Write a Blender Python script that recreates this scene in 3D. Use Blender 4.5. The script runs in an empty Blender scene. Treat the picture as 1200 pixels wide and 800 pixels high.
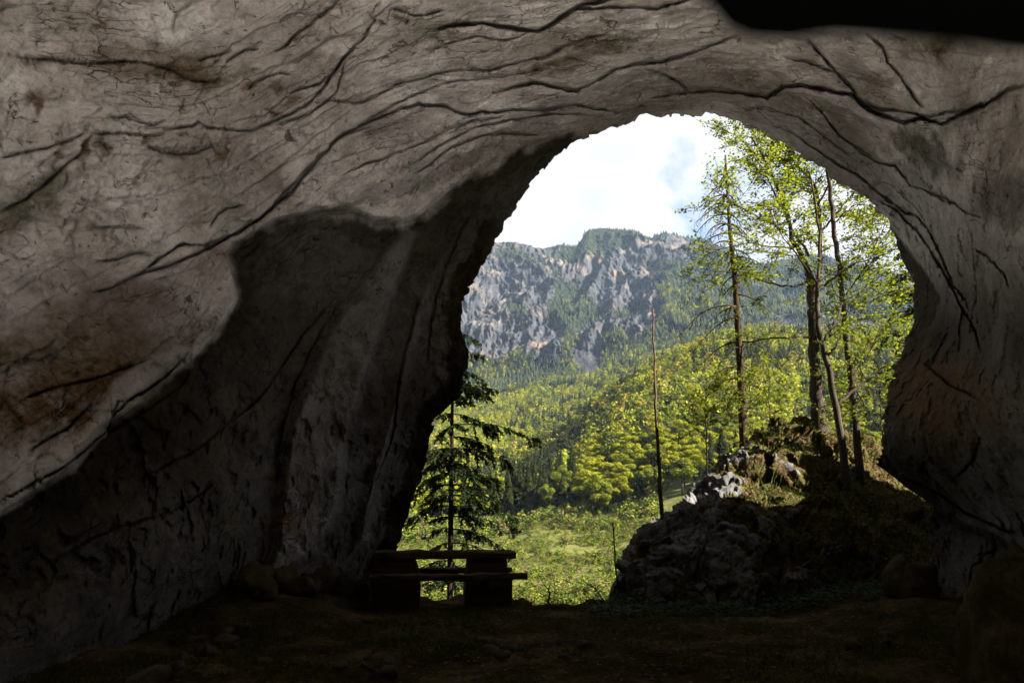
import bpy, math, random
import numpy as np
from mathutils import Vector

rng = np.random.default_rng(11)
random.seed(11)
C = bpy.context.scene.collection
R = math.radians
EYE = np.array([0.0, 0.0, 1.15])
PITCH, FPX = R(15.0), 800.0
CAM_R = np.array([1.0, 0, 0])
CAM_F = np.array([0, math.cos(PITCH), math.sin(PITCH)])
CAM_U = np.array([0, -math.sin(PITCH), math.cos(PITCH)])
SUN = np.array([0.80, -0.325, 0.60]); SUN /= np.linalg.norm(SUN)


# ------------------------------------------------------------------ maths
def ray(px, py):
    px = np.asarray(px, float); py = np.asarray(py, float)
    d = (((px - 600) / FPX)[..., None] * CAM_R + ((400 - py) / FPX)[..., None] * CAM_U + CAM_F)
    return d / np.linalg.norm(d, axis=-1, keepdims=True)


def at(px, py, Y):
    """the world point seen at photo position (px, py) standing Y metres ahead"""
    d = ray(px, py)
    return EYE + d * (np.asarray(Y, float) / d[..., 1])[..., None]


def project(P):
    q = P - EYE
    f = q @ CAM_F
    ok = f > 0.15 * np.linalg.norm(q, axis=-1)
    f = np.where(ok, f, 1.0)
    px = np.where(ok, 600 + FPX * (q @ CAM_R) / f, 1e6)
    py = np.where(ok, 400 - FPX * (q @ CAM_U) / f, 1e6)
    return px, py


_G = np.array([[1, 1, 0], [-1, 1, 0], [1, -1, 0], [-1, -1, 0], [1, 0, 1], [-1, 0, 1], [1, 0, -1], [-1, 0, -1],
               [0, 1, 1], [0, -1, 1], [0, 1, -1], [0, -1, -1], [1, 1, 0], [-1, 1, 0], [0, -1, 1], [0, -1, -1]], np.float32)


def perlin(p, seed=0):
    p = np.asarray(p, np.float32)
    i = np.floor(p).astype(np.int64)
    f = p - i
    u = f * f * f * (f * (f * 6 - 15) + 10)
    out = 0.0
    for dx in (0, 1):
        wx = u[:, 0] if dx else 1 - u[:, 0]
        for dy in (0, 1):
            wy = u[:, 1] if dy else 1 - u[:, 1]
            for dz in (0, 1):
                wz = u[:, 2] if dz else 1 - u[:, 2]
                h = ((i[:, 0] + dx) * 374761393 + (i[:, 1] + dy) * 668265263 + (i[:, 2] + dz) * 2246822519 + seed * 3266489917) & 0xffffffff
                h = ((h ^ (h >> 13)) * 1274126177) & 0xffffffff
                h ^= h >> 16
                g = _G[h & 15]
                out = out + wx * wy * wz * (g[:, 0] * (f[:, 0] - dx) + g[:, 1] * (f[:, 1] - dy) + g[:, 2] * (f[:, 2] - dz))
    return out


def fbm(p, octv=4, seed=0, gain=0.5, ridged=False):
    p = np.asarray(p, np.float32)
    a, s = 1.0, 0.0
    for k in range(octv):
        n = perlin(p, seed + k * 17)
        s = s + a * ((1 - 2 * np.abs(n)) if ridged else n)
        p = p * 2.03 + 11.7
        a *= gain
    return s


def facets(p, seed=0, tilt=0.6):
    """angular blocks: every cell of a 3-D Voronoi diagram is a plane of its own height and tilt; also the distance to the joint"""
    p = np.asarray(p, np.float32); i0 = np.floor(p).astype(np.int64)
    d1 = np.full(len(p), 1e9, np.float32); d2 = d1.copy(); val = np.zeros(len(p), np.float32)
    for dx in (-1, 0, 1):
        for dy in (-1, 0, 1):
            for dz in (-1, 0, 1):
                c = i0 + np.array([dx, dy, dz])
                h = (c[:, 0] * 374761393 + c[:, 1] * 668265263 + c[:, 2] * 2246822519 + seed * 3266489917) & 0xffffffff
                r_ = []
                for k in range(7):
                    h = ((h ^ (h >> 13)) * 1274126177 + 97 * k) & 0xffffffff; h = h ^ (h >> 16); r_.append((h & 0xffff).astype(np.float32) / 65536)
                o = np.stack([p[:, 0] - c[:, 0] - r_[0], p[:, 1] - c[:, 1] - r_[1], p[:, 2] - c[:, 2] - r_[2]], 1)
                d = (o * o).sum(1)
                v = (r_[3] - .5) + tilt * (o[:, 0] * (r_[4] - .5) + o[:, 1] * (r_[5] - .5) + o[:, 2] * (r_[6] - .5)) * 2
                m = d < d1
                d2 = np.where(m, d1, np.minimum(d2, d)); val = np.where(m, v, val); d1 = np.where(m, d, d1)
    return val, np.sqrt(d2) - np.sqrt(d1)


def sstep(a, b, x):
    t = np.clip((x - a) / (b - a), 0, 1)
    return t * t * (3 - 2 * t)


class RBF:
    def __init__(self, X, v, c=0.15, smooth=0.0):
        X = np.asarray(X, float); n, d = X.shape
        K = np.sqrt(((X[:, None] - X[None]) ** 2).sum(-1) + c * c)
        K -= np.eye(n) * smooth
        P = np.hstack([np.ones((n, 1)), X])
        A = np.block([[K, P], [P.T, np.zeros((d + 1, d + 1))]])
        self.w = np.linalg.lstsq(A, np.concatenate([v, np.zeros(d + 1)]), rcond=None)[0]
        self.X, self.c, self.n = X, c, n

    def __call__(self, Q):
        out = np.empty(len(Q))
        for s in range(0, len(Q), 60000):
            q = Q[s:s + 60000]
            d2 = (q ** 2).sum(1)[:, None] + (self.X ** 2).sum(1)[None] - 2 * q @ self.X.T
            K = np.sqrt(np.maximum(d2, 0) + self.c ** 2)
            out[s:s + 60000] = K @ self.w[:self.n] + self.w[self.n] + q @ self.w[self.n + 1:]
        return out


def seg_dist(px, py, line):
    """distance to a polyline, running length fraction and side"""
    best = np.full(px.shape, 1e9); tt = np.zeros(px.shape); side = np.zeros(px.shape)
    line = np.asarray(line, float)
    L = np.concatenate([[0], np.cumsum(np.hypot(*np.diff(line, axis=0).T))])
    for k in range(len(line) - 1):
        a, b = line[k], line[k + 1]
        ab = b - a; l2 = ab @ ab + 1e-9
        t = np.clip(((px - a[0]) * ab[0] + (py - a[1]) * ab[1]) / l2, 0, 1)
        dx, dy = px - a[0] - t * ab[0], py - a[1] - t * ab[1]
        d = np.hypot(dx, dy)
        m = d < best
        best = np.where(m, d, best)
        tt = np.where(m, (L[k] + t * math.sqrt(l2)) / L[-1], tt)
        side = np.where(m, np.sign(ab[0] * dy - ab[1] * dx), side)
    return best, tt, side


def inside(px, py, poly):
    poly = np.asarray(poly, float)
    r = np.zeros(px.shape, bool)
    j = len(poly) - 1
    for i in range(len(poly)):
        xi, yi, xj, yj = *poly[i], *poly[j]
        c = ((yi > py) != (yj > py)) & (px < (xj - xi) * (py - yi) / (yj - yi + 1e-12) + xi)
        r ^= c
        j = i
    return r


def poly_mask(px, py, poly, soft):
    d, _, _ = seg_dist(px, py, np.vstack([poly, poly[:1]]))
    return np.where(inside(px, py, poly), sstep(0, soft, d), 0.0)


# ------------------------------------------------------------------ mesh helpers
def build(name, verts, faces, mat=None, parent=None, smooth=True, attrs=None):
    verts = np.asarray(verts, np.float32).reshape(-1, 3)
    me = bpy.data.meshes.new(name)
    if isinstance(faces, np.ndarray):
        n, k = faces.shape
        me.vertices.add(len(verts)); me.vertices.foreach_set('co', verts.ravel())
        me.loops.add(n * k); me.loops.foreach_set('vertex_index', faces.astype(np.int32).ravel())
        me.polygons.add(n); me.polygons.foreach_set('loop_start', np.arange(0, n * k, k, dtype=np.int32))
        me.update(calc_edges=True)
    else:
        me.from_pydata(verts.tolist(), [], faces)
    if smooth:
        me.polygons.foreach_set('use_smooth', np.ones(len(me.polygons), bool))
    for an, arr in (attrs or {}).items():
        arr = np.asarray(arr, np.float32)
        if arr.ndim == 1:
            a = me.attributes.new(an, 'FLOAT', 'POINT'); a.data.foreach_set('value', arr)
        else:
            a = me.attributes.new(an, 'FLOAT_COLOR', 'POINT')
            a.data.foreach_set('color', np.hstack([arr, np.ones((len(arr), 1))]).astype(np.float32).ravel())
    me.validate(); me.update()
    if mat: me.materials.append(mat)
    o = bpy.data.objects.new(name, me); C.objects.link(o)
    if parent: o.parent = parent
    return o


def grid_faces(nu, nv, flip=False):
    i = np.arange((nu - 1) * (nv - 1)); a = (i // (nv - 1)) * nv + i % (nv - 1)
    f = np.stack([a, a + 1, a + nv + 1, a + nv], 1)
    return f[:, ::-1].copy() if flip else f


class MB:
    def __init__(self): self.v = []; self.f = []; self.n = 0

    def add(self, v, f):
        v = np.asarray(v, float)
        self.v.append(v); self.f += [tuple(int(i) + self.n for i in q) for q in f]; self.n += len(v)

    def tube(self, pts, rad, sides=6, rough=0.0):
        pts = np.asarray(pts, float); rad = np.broadcast_to(np.asarray(rad, float), (len(pts),))
        t = np.gradient(pts, axis=0); t /= np.linalg.norm(t, axis=1, keepdims=True) + 1e-9
        ref = np.array([1.0, 0, 0]) if abs(t[0][0]) < 0.8 else np.array([0, 1.0, 0])
        a = np.arange(sides) * 2 * math.pi / sides
        rings = []
        for p, d, r in zip(pts, t, rad):
            x = np.cross(ref, d); x /= np.linalg.norm(x) + 1e-9; y = np.cross(d, x)
            rr = r * (1 + rough * rng.normal(size=sides))
            rings.append(p + rr[:, None] * (np.cos(a)[:, None] * x + np.sin(a)[:, None] * y))
        v = np.vstack(rings + [pts[:1], pts[-1:]])
        n, f = len(pts), []
        for i in range(n - 1):
            for j in range(sides):
                k = (j + 1) % sides
                f.append((i * sides + j, i * sides + k, (i + 1) * sides + k, (i + 1) * sides + j))
        for j in range(sides):
            k = (j + 1) % sides
            f.append((n * sides, k, j)); f.append((n * sides + 1, (n - 1) * sides + j, (n - 1) * sides + k))
        self.add(v, f)

    def build(self, name, mat, parent=None, smooth=True):
        return build(name, np.vstack(self.v), self.f, mat, parent, smooth)


def quads(c, u, w, bend=0.0):
    """leaf-like quads: centre, half length vector, half width vector -> pointed diamonds"""
    n = np.cross(u, w); n /= np.linalg.norm(n, axis=1, keepdims=True) + 1e-9
    k = np.linalg.norm(u, axis=1, keepdims=True) * bend
    v = np.stack([c - u, c + w - u * 0.1 + n * k, c + u, c - w - u * 0.1 + n * k], 1).reshape(-1, 3)
    return v, np.arange(len(v)).reshape(-1, 4)


def rand_dirs(n):
    d = rng.normal(size=(n, 3)); return d / np.linalg.norm(d, axis=1, keepdims=True)


def tag(o, label, cat, group=None, kind=None):
    o['label'] = label; o['category'] = cat
    if group: o['group'] = group
    if kind: o['kind'] = kind
    return o


def empty(name, loc):
    o = bpy.data.objects.new(name, None); o.empty_display_size = 0.2
    o.location = tuple(float(q) for q in loc); C.objects.link(o); return o


def dup(root, loc, rz, sc):
    r = root.copy(); C.objects.link(r)
    r.location = tuple(float(q) for q in loc); r.rotation_euler = (0, 0, rz); r.scale = sc
    for ch in root.children:
        c = ch.copy(); C.objects.link(c); c.parent = r
    return r


# ------------------------------------------------------------------ materials
class NT:
    def __init__(self, name, rough=0.95, spec=0.03):
        m = bpy.data.materials.new(name); m.use_nodes = True
        self.m, self.t = m, m.node_tree
        self.b = self.t.nodes['Principled BSDF']; self.out = self.t.nodes['Material Output']
        self.b.inputs['Roughness'].default_value = rough
        self.b.inputs['Specular IOR Level'].default_value = spec

    def n(self, typ, **kw):
        x = self.t.nodes.new(typ)
        for k, v in kw.items():
            if k in x.inputs.keys(): x.inputs[k].default_value = v
            else: setattr(x, k, v)
        return x

    def link(self, a, b): self.t.links.new(a, b)

    def pos(self, scale=(1, 1, 1)):
        c = self.n('ShaderNodeTexCoord'); mp = self.n('ShaderNodeMapping')
        mp.inputs['Scale'].default_value = scale
        self.link(c.outputs['Object'], mp.inputs['Vector']); return mp.outputs[0]

    def noise(self, vec, scale, detail=6, rough=0.55, dist=0.0):
        x = self.n('ShaderNodeTexNoise'); x.inputs['Scale'].default_value = scale
        x.inputs['Detail'].default_value = detail; x.inputs['Roughness'].default_value = rough
        x.inputs['Distortion'].default_value = dist
        if vec: self.link(vec, x.inputs['Vector'])
        return x.outputs['Fac']

    def ramp(self, fac, stops):
        x = self.n('ShaderNodeValToRGB'); e = x.color_ramp.elements
        while len(e) < len(stops): e.new(0.5)
        for q, (p, c) in zip(e, stops):
            q.position = p; q.color = (*c, 1) if isinstance(c, tuple) else (c, c, c, 1)
        self.link(fac, x.inputs[0]); return x.outputs[0]

    def mix(self, fac, a, b, mode='MIX'):
        x = self.n('ShaderNodeMix', data_type='RGBA', blend_type=mode)
        for s, i in ((fac, 0), (a, 6), (b, 7)):
            if isinstance(s, (int, float)): x.inputs[i].default_value = s
            elif isinstance(s, tuple): x.inputs[i].default_value = (*s, 1)
            else: self.link(s, x.inputs[i])
        return x.outputs[2]

    def math(self, op, a, b=0.0):
        x = self.n('ShaderNodeMath', operation=op)
        for s, i in ((a, 0), (b, 1)):
            if isinstance(s, (int, float)): x.inputs[i].default_value = s
            else: self.link(s, x.inputs[i])
        return x.outputs[0]

    def attr(self, name): return self.n('ShaderNodeAttribute', attribute_name=name)

    def bump(self, h, strength=0.5, dist=0.03, prev=None):
        x = self.n('ShaderNodeBump'); x.inputs['Strength'].default_value = strength; x.inputs['Distance'].default_value = dist
        self.link(h, x.inputs['Height'])
        if prev: self.link(prev, x.inputs['Normal'])
        self.link(x.outputs[0], self.b.inputs['Normal']); return x.outputs[0]

    def color(self, c):
        if isinstance(c, tuple): self.b.inputs['Base Color'].default_value = (*c, 1)
        else: self.link(c, self.b.inputs['Base Color'])


def mat_cave():
    k = NT('cave_limestone', 1.0, 0.0)
    p = k.pos()
    st = k.n('ShaderNodeSeparateColor'); k.link(k.attr('stain_shade').outputs['Color'], st.inputs[0])
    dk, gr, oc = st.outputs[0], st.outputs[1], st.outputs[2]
    lvl = k.attr('strata').outputs['Fac']
    sx = k.n('ShaderNodeSeparateXYZ'); k.link(p, sx.inputs[0])
    cb = k.n('ShaderNodeCombineXYZ')
    k.link(k.math('MULTIPLY', lvl, 9.0), cb.inputs[0]); k.link(sx.outputs[0], cb.inputs[1]); k.link(k.math('ADD', sx.outputs[1], sx.outputs[2]), cb.inputs[2])
    flow = cb.outputs[0]
    big = k.noise(p, 0.55, 8, 0.65, 0.6)
    med = k.noise(p, 2.6, 9, 0.7, 0.4)
    fine = k.noise(p, 17, 7, 0.75)
    strk = k.noise(flow, 1.2, 9, 0.72, 0.5)
    base = k.ramp(big, [(0.34, (0.36, 0.315, 0.28)), (0.45, (0.56, 0.505, 0.47)), (0.54, (0.73, 0.67, 0.635)), (0.66, (0.85, 0.80, 0.775))])
    base = k.mix(k.ramp(med, [(0.36, 0.5), (0.54, 0.0)]), base, (0.26, 0.225, 0.195))
    base = k.mix(k.ramp(strk, [(0.30, 0.35), (0.43, 0.0)]), base, (0.17, 0.145, 0.125))
    base = k.mix(k.ramp(k.noise(p, 1.3, 6, 0.65, 0.5), [(0.54, 0.0), (0.66, 0.5)]), base, (0.20, 0.215, 0.165))
    base = k.mix(k.ramp(k.noise(p, 0.9, 7, 0.65, 0.9), [(0.57, 0.0), (0.68, 0.45)]), base, (0.25, 0.185, 0.12))
    base = k.mix(k.ramp(k.noise(p, 4.5, 5, 0.7, 1.2), [(0.60, 0.0), (0.65, 0.8)]), base, (0.10, 0.065, 0.04))
    vo = k.n('ShaderNodeTexVoronoi', feature='DISTANCE_TO_EDGE'); vo.inputs['Scale'].default_value = 1.1
    wv = k.n('ShaderNodeVectorMath', operation='ADD'); nv = k.n('ShaderNodeTexNoise'); nv.inputs['Scale'].default_value = 2.2; nv.inputs['Detail'].default_value = 6
    k.link(p, nv.inputs['Vector']); sc_ = k.n('ShaderNodeVectorMath', operation='SCALE'); sc_.inputs['Scale'].default_value = 1.3; k.link(nv.outputs['Color'], sc_.inputs[0])
    k.link(flow, wv.inputs[0]); k.link(sc_.outputs[0], wv.inputs[1]); k.link(wv.outputs[0], vo.inputs['Vector'])
    crk = k.math('MULTIPLY', k.ramp(vo.outputs['Distance'], [(0.0, 1.0), (0.022, 0.0)]), k.ramp(k.noise(p, 1.1, 4), [(0.54, 0.0), (0.64, 1.0)]))
    base = k.mix(k.math('MULTIPLY', crk, .55), base, (0.045, 0.036, 0.03))
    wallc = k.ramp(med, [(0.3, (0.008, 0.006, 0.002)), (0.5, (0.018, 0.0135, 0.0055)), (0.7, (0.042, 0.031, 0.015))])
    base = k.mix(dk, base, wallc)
    gm = k.math('MULTIPLY', gr, k.ramp(k.noise(p, 3.5, 7, 0.7), [(0.3, 0.35), (0.55, 1.0)]))
    base = k.mix(gm, base, k.ramp(fine, [(0.3, (0.035, 0.038, 0.012)), (0.7, (0.15, 0.14, 0.065))]))
    om = k.math('MULTIPLY', oc, k.ramp(k.noise(p, 4.5, 7, 0.7), [(0.3, 0.3), (0.55, 1.0)]))
    base = k.mix(om, base, k.ramp(fine, [(0.3, (0.055, 0.03, 0.013)), (0.7, (0.20, 0.125, 0.06))]))
    base = k.mix(k.ramp(fine, [(0.36, 0.45), (0.54, 0.0)]), base, k.mix(0.5, base, (0.05, 0.04, 0.035)))
    k.color(base)
    h = k.math('ADD', k.math('MULTIPLY', strk, 0.3), k.math('MULTIPLY', med, 0.8))
    h = k.math('ADD', h, k.math('MULTIPLY', fine, 0.28))
    h = k.math('ADD', h, k.math('MULTIPLY', k.noise(p, 60, 4, 0.7), 0.06))
    h = k.math('SUBTRACT', h, k.math('MULTIPLY', crk, 0.5))
    k.bump(h, 1.0, 0.09)
    return k.m


def mat_rock(name, c0, c1, moss=(0.03, 0.03, 0.012), mossy=0.5, scale=1.0):
    k = NT(name, 0.9, 0.0); p = k.pos()
    a = k.noise(p, 2.2 * scale, 8, 0.65, 0.4); f = k.noise(p, 14 * scale, 6, 0.7)
    c = k.ramp(a, [(0.3, c0), (0.7, c1)])
    c = k.mix(k.ramp(f, [(0.35, 0.6), (0.6, 0.0)]), c, tuple(q * 0.4 for q in c0))
    g = k.noise(p, 1.4 * scale, 7, 0.65, 0.3)
    c = k.mix(k.ramp(g, [(mossy - 0.08, 1.0), (mossy + 0.08, 0.0)]), c, k.mix(f, moss, tuple(q * 2 for q in moss)))
    k.color(c); k.bump(k.math('ADD', a, k.math('MULTIPLY', f, 0.35)), 0.8, 0.06 / scale)
    return k.m


def mat_boulder():
    k = NT('mossy_boulder', 0.95, 0.0); p = k.pos()
    rk = k.attr('rock').outputs['Fac']
    a = k.noise(p, 2.5, 8, 0.65); f = k.noise(p, 16, 6, 0.7)
    soil = k.ramp(f, [(0.3, (0.012, 0.009, 0.005)), (0.5, (0.035, 0.024, 0.011)), (0.7, (0.09, 0.055, 0.025))])
    soil = k.mix(k.ramp(a, [(0.45, 0.0), (0.6, 0.8)]), soil, k.ramp(f, [(0.3, (0.02, 0.022, 0.006)), (0.7, (0.07, 0.07, 0.02))]))
    st = k.ramp(k.noise(p, 5, 8, 0.7), [(0.3, (0.03, 0.028, 0.025)), (0.6, (0.09, 0.085, 0.078)), (0.75, (0.18, 0.17, 0.153))])
    c = k.mix(k.ramp(k.math('ADD', rk, k.math('MULTIPLY', f, 0.5)), [(0.92, 0.0), (1.10, 1.0)]), soil, st)
    k.color(c); k.bump(k.math('ADD', a, k.math('MULTIPLY', f, 0.5)), 0.9, 0.08)
    return k.m


def mat_soil(name, cols, scale=1.0, bump=0.04):
    k = NT(name, 0.97, 0.0); p = k.pos()
    a = k.noise(p, 1.2 * scale, 8, 0.65, 0.3); f = k.noise(p, 18 * scale, 6, 0.75)
    c = k.ramp(a, [(0.33, cols[0]), (0.5, cols[1]), (0.66, cols[2])])
    c = k.mix(k.ramp(f, [(0.35, 0.7), (0.6, 0.0)]), c, tuple(q * 0.35 for q in cols[0]))
    k.color(c); k.bump(k.math('ADD', a, k.math('MULTIPLY', f, 0.6)), 0.8, bump)
    return k.m


def mat_leaf(name, cols, trans=0.45, rough=0.6):
    """leaf blade: colour varies from leaf to leaf, light passes through"""
    k = NT(name, rough, 0.04)
    g = k.n('ShaderNodeNewGeometry')
    c = k.ramp(g.outputs['Random Per Island'], [(i / (len(cols) - 1), q) for i, q in enumerate(cols)])
    oi = k.n('ShaderNodeObjectInfo')
    c = k.mix(k.math('MULTIPLY', oi.outputs['Random'], 0.35), c, k.mix(0.6, c, (0.02, 0.04, 0.004)))
    k.color(c)
    if trans > 0:
        tr = k.n('ShaderNodeBsdfTranslucent'); k.link(k.mix(1.0, c, (1.25, 1.25, 0.55), 'MULTIPLY'), tr.inputs[0])
        mx = k.n('ShaderNodeMixShader'); mx.inputs[0].default_value = trans
        k.link(k.b.outputs[0], mx.inputs[1]); k.link(tr.outputs[0], mx.inputs[2]); k.link(mx.outputs[0], k.out.inputs['Surface'])
    return k.m


def mat_tint_leaf(name, trans=0.3):
    """crowns of a distant wood: each tree keeps its own colour in an attribute"""
    k = NT(name, 0.8, 0.1)
    g = k.n('ShaderNodeNewGeometry')
    c = k.mix(k.math('MULTIPLY', g.outputs['Random Per Island'], 0.35), k.attr('tint').outputs['Color'], (0.035, 0.045, 0.008))
    k.color(c)
    tr = k.n('ShaderNodeBsdfTranslucent'); k.link(c, tr.inputs[0])
    mx = k.n('ShaderNodeMixShader'); mx.inputs[0].default_value = trans
    k.link(k.b.outputs[0], mx.inputs[1]); k.link(tr.outputs[0], mx.inputs[2]); k.link(mx.outputs[0], k.out.inputs['Surface'])
    return k.m


def mat_bark(name, c0, c1):
    k = NT(name, 0.95, 0.0); p = k.pos((1, 1, 0.22))
    a = k.noise(p, 16, 7, 0.7); b = k.noise(k.pos(), 3, 5)
    c = k.mix(k.ramp(b, [(0.4, 0.0), (0.65, 0.6)]), k.ramp(a, [(0.35, c0), (0.65, c1)]), tuple(q * 1.3 for q in c1))
    k.color(c); k.bump(a, 0.9, 0.02); return k.m


def mat_wood():
    k = NT('weathered_wood', 0.85, 0.03); p = k.pos((0.35, 5, 5))
    a = k.noise(p, 4, 8, 0.7, 0.3)
    k.color(k.ramp(a, [(0.3, (0.018, 0.011, 0.006)), (0.7, (0.06, 0.038, 0.022))])); k.bump(a, 0.7, 0.012); return k.m


def mat_meadow():
    k = NT('meadow_ground', 0.95, 0.1); p = k.pos()
    a = k.noise(p, 0.05, 8, 0.65, 0.5); f = k.noise(p, 0.8, 6, 0.7)
    c = k.ramp(f, [(0.3, (0.016, 0.020, 0.003)), (0.5, (0.045, 0.052, 0.006)), (0.68, (0.095, 0.088, 0.02))])
    c = k.mix(k.ramp(a, [(0.52, 0.0), (0.68, 0.55)]), c, (0.09, 0.066, 0.03))
    c = k.mix(k.ramp(k.noise(p, 0.16, 5), [(0.36, 0.6), (0.48, 0.0)]), c, (0.018, 0.022, 0.005))
    k.color(c); k.bump(f, 0.9, 0.5); return k.m


def mat_hill():
    k = NT('wooded_hill_ground', 0.95, 0.1); p = k.pos()
    f = k.noise(p, 0.1, 8, 0.7)
    k.color(k.ramp(f, [(0.35, (0.02, 0.03, 0.008)), (0.65, (0.075, 0.085, 0.02))])); return k.m


def mat_mountain():
    k = NT('mountain_limestone_and_wood', 0.95, 0.03); p = k.pos()
    rk = k.attr('rock').outputs['Fac']
    v = k.noise(k.pos((1, .3, .25)), 0.05, 9, 0.75, 0.5)
    f = k.noise(p, 0.09, 7, 0.75); g = k.noise(p, 0.012, 5, 0.6)
    stone = k.ramp(v, [(0.32, (0.013, 0.013, 0.015)), (0.45, (0.022, 0.022, 0.024)), (0.56, (0.035, 0.035, 0.0365)), (0.72, (0.072, 0.068, 0.064))])
    stone = k.mix(k.ramp(g, [(0.52, 0.0), (0.68, 0.5)]), stone, (0.17, 0.125, 0.075))
    wood = k.ramp(f, [(0.32, (0.006, 0.008, 0.005)), (0.55, (0.013, 0.017, 0.008)), (0.72, (0.03, 0.034, 0.012))])
    m = k.math('ADD', rk, k.math('MULTIPLY', k.math('SUBTRACT', f, 0.5), 0.85))
    c = k.mix(k.ramp(m, [(0.46, 0.0), (0.56, 1.0)]), wood, stone)
    k.color(c); k.bump(k.math('ADD', k.math('MULTIPLY', v, 1.0), k.math('MULTIPLY', f, 0.5)), 1.0, 11.0); return k.m


M = dict(
    cave=mat_cave(),
    spur=NT('near_black_rock', 1.0, 0.0).m,
    boulder=mat_boulder(),
    stone=mat_rock('loose_stone', (0.035, 0.028, 0.021), (0.085, 0.07, 0.055), (0.015, 0.012, 0.006), 0.36, 4.0),
    block=mat_rock('fallen_block', (0.03, 0.023, 0.014), (0.075, 0.056, 0.036), (0.018, 0.014, 0.005), 0.46, 1.2),
    floor=mat_soil('cave_soil', ((0.016, 0.0115, 0.005), (0.034, 0.025, 0.011), (0.08, 0.06, 0.03))),
    bounce_scree=mat_soil('pale_bounce_scree', ((0.70, 0.68, 0.65), (0.79, 0.765, 0.73), (0.85, 0.825, 0.79)), 0.4, 0.15),
    sky_block=mat_soil('dark_sky_block', ((0.012, 0.016, 0.006), (0.022, 0.03, 0.01), (0.035, 0.045, 0.014)), 0.05, 1.0),
    meadow=mat_meadow(), hill=mat_hill(), mountain=mat_mountain(),
    wood=mat_wood(),
    beechbark=mat_bark('beech_bark', (0.010, 0.008, 0.006), (0.045, 0.036, 0.027)),
    bark=mat_bark('conifer_bark', (0.009, 0.006, 0.004), (0.04, 0.027, 0.018)),
    darkbark=mat_bark('shaded_spruce_bark', (0.004, 0.003, 0.002), (0.016, 0.011, 0.008)),  # darker copy of the conifer bark, shade put into the colour
    palebark=mat_bark('dead_bark', (0.02, 0.013, 0.009), (0.065, 0.045, 0.03)),
    beech=mat_leaf('beech_leaf', [(0.034, 0.044, 0.005), (0.064, 0.08, 0.007), (0.10, 0.118, 0.010), (0.15, 0.16, 0.018)], 0.55),
    larch=mat_leaf('larch_needle', [(0.035, 0.045, 0.008), (0.07, 0.085, 0.014), (0.11, 0.12, 0.02)], 0.35),
    needle=mat_leaf('spruce_needle', [(0.005, 0.008, 0.003), (0.010, 0.015, 0.005), (0.018, 0.024, 0.008)], 0.12),  # darkened, the near spruce's shade is put into the colour
    grass=mat_leaf('grass_blade', [(0.014, 0.018, 0.003), (0.030, 0.036, 0.006), (0.055, 0.048, 0.012)], 0.25),
    herb=mat_leaf('herb_leaf', [(0.006, 0.011, 0.002), (0.011, 0.019, 0.003), (0.02, 0.03, 0.005)], 0.25),
    litter=mat_leaf('dry_leaf', [(0.02, 0.009, 0.004), (0.045, 0.021, 0.008), (0.09, 0.05, 0.022), (0.022, 0.02, 0.006)], 0.15),
    yellow=mat_leaf('spring_leaf_yellow_green', [(0.11, 0.118, 0.005), (0.165, 0.168, 0.007), (0.225, 0.215, 0.012)], 0.4),
    green=mat_leaf('spring_leaf_mid_green', [(0.06, 0.07, 0.005), (0.095, 0.105, 0.008), (0.135, 0.14, 0.011)], 0.35),
    darkneedle=mat_leaf('far_spruce_needle', [(0.009, 0.011, 0.002), (0.018, 0.020, 0.003), (0.032, 0.033, 0.006)], 0.1),
    farwood=mat_tint_leaf('far_wood_leaves'),
)
M['spur'].node_tree.nodes['Principled BSDF'].inputs['Base Color'].default_value = (0.001, 0.001, 0.001, 1)  # one even near-black tone

# ------------------------------------------------------------------ the cave
RIM = [(428, 760, 12.3), (440, 700, 12.2), (465, 640, 12), (480, 600, 11.8), (500, 540, 11.6), (510, 490, 11.5), (538, 466, 11.3), (546, 430, 11.2),
       (548, 410, 11.2), (541, 385, 11.2), (545, 345, 11), (560, 320, 10.9), (575, 295, 10.8), (590, 265, 10.6), (604, 245, 10.4), (613, 225, 10.3),
       (630, 205, 10.2), (650, 185, 10.1), (675, 166, 10), (700, 159, 9.9), (725, 148, 9.8), (748, 136, 9.7), (758, 134, 9.7), (772, 138, 9.7), (790, 136, 9.6),
       (822, 137, 9.5), (830, 132, 9.5), (840, 134, 9.5), (850, 141, 9.5), (880, 149, 9.4), (910, 164, 9.4), (935, 180, 9.4), (960, 197, 9.4), (985, 215, 9.4),
       (1010, 230, 9.4), (1036, 250, 9.4), (1046, 268, 9.5), (1058, 300, 9.7), (1068, 320, 9.8), (1072, 370, 9.8), (1062, 400, 9.5), (1050, 430, 9.2),
       (1040, 465, 9), (1033, 500, 8.9), (1030, 545, 8.9), (1060, 570, 9), (1094, 592, 9.2), (1088, 620, 9.5), (1096, 660, 9.6), (1092, 720, 9.6), (1100, 790, 9.6)]
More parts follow.
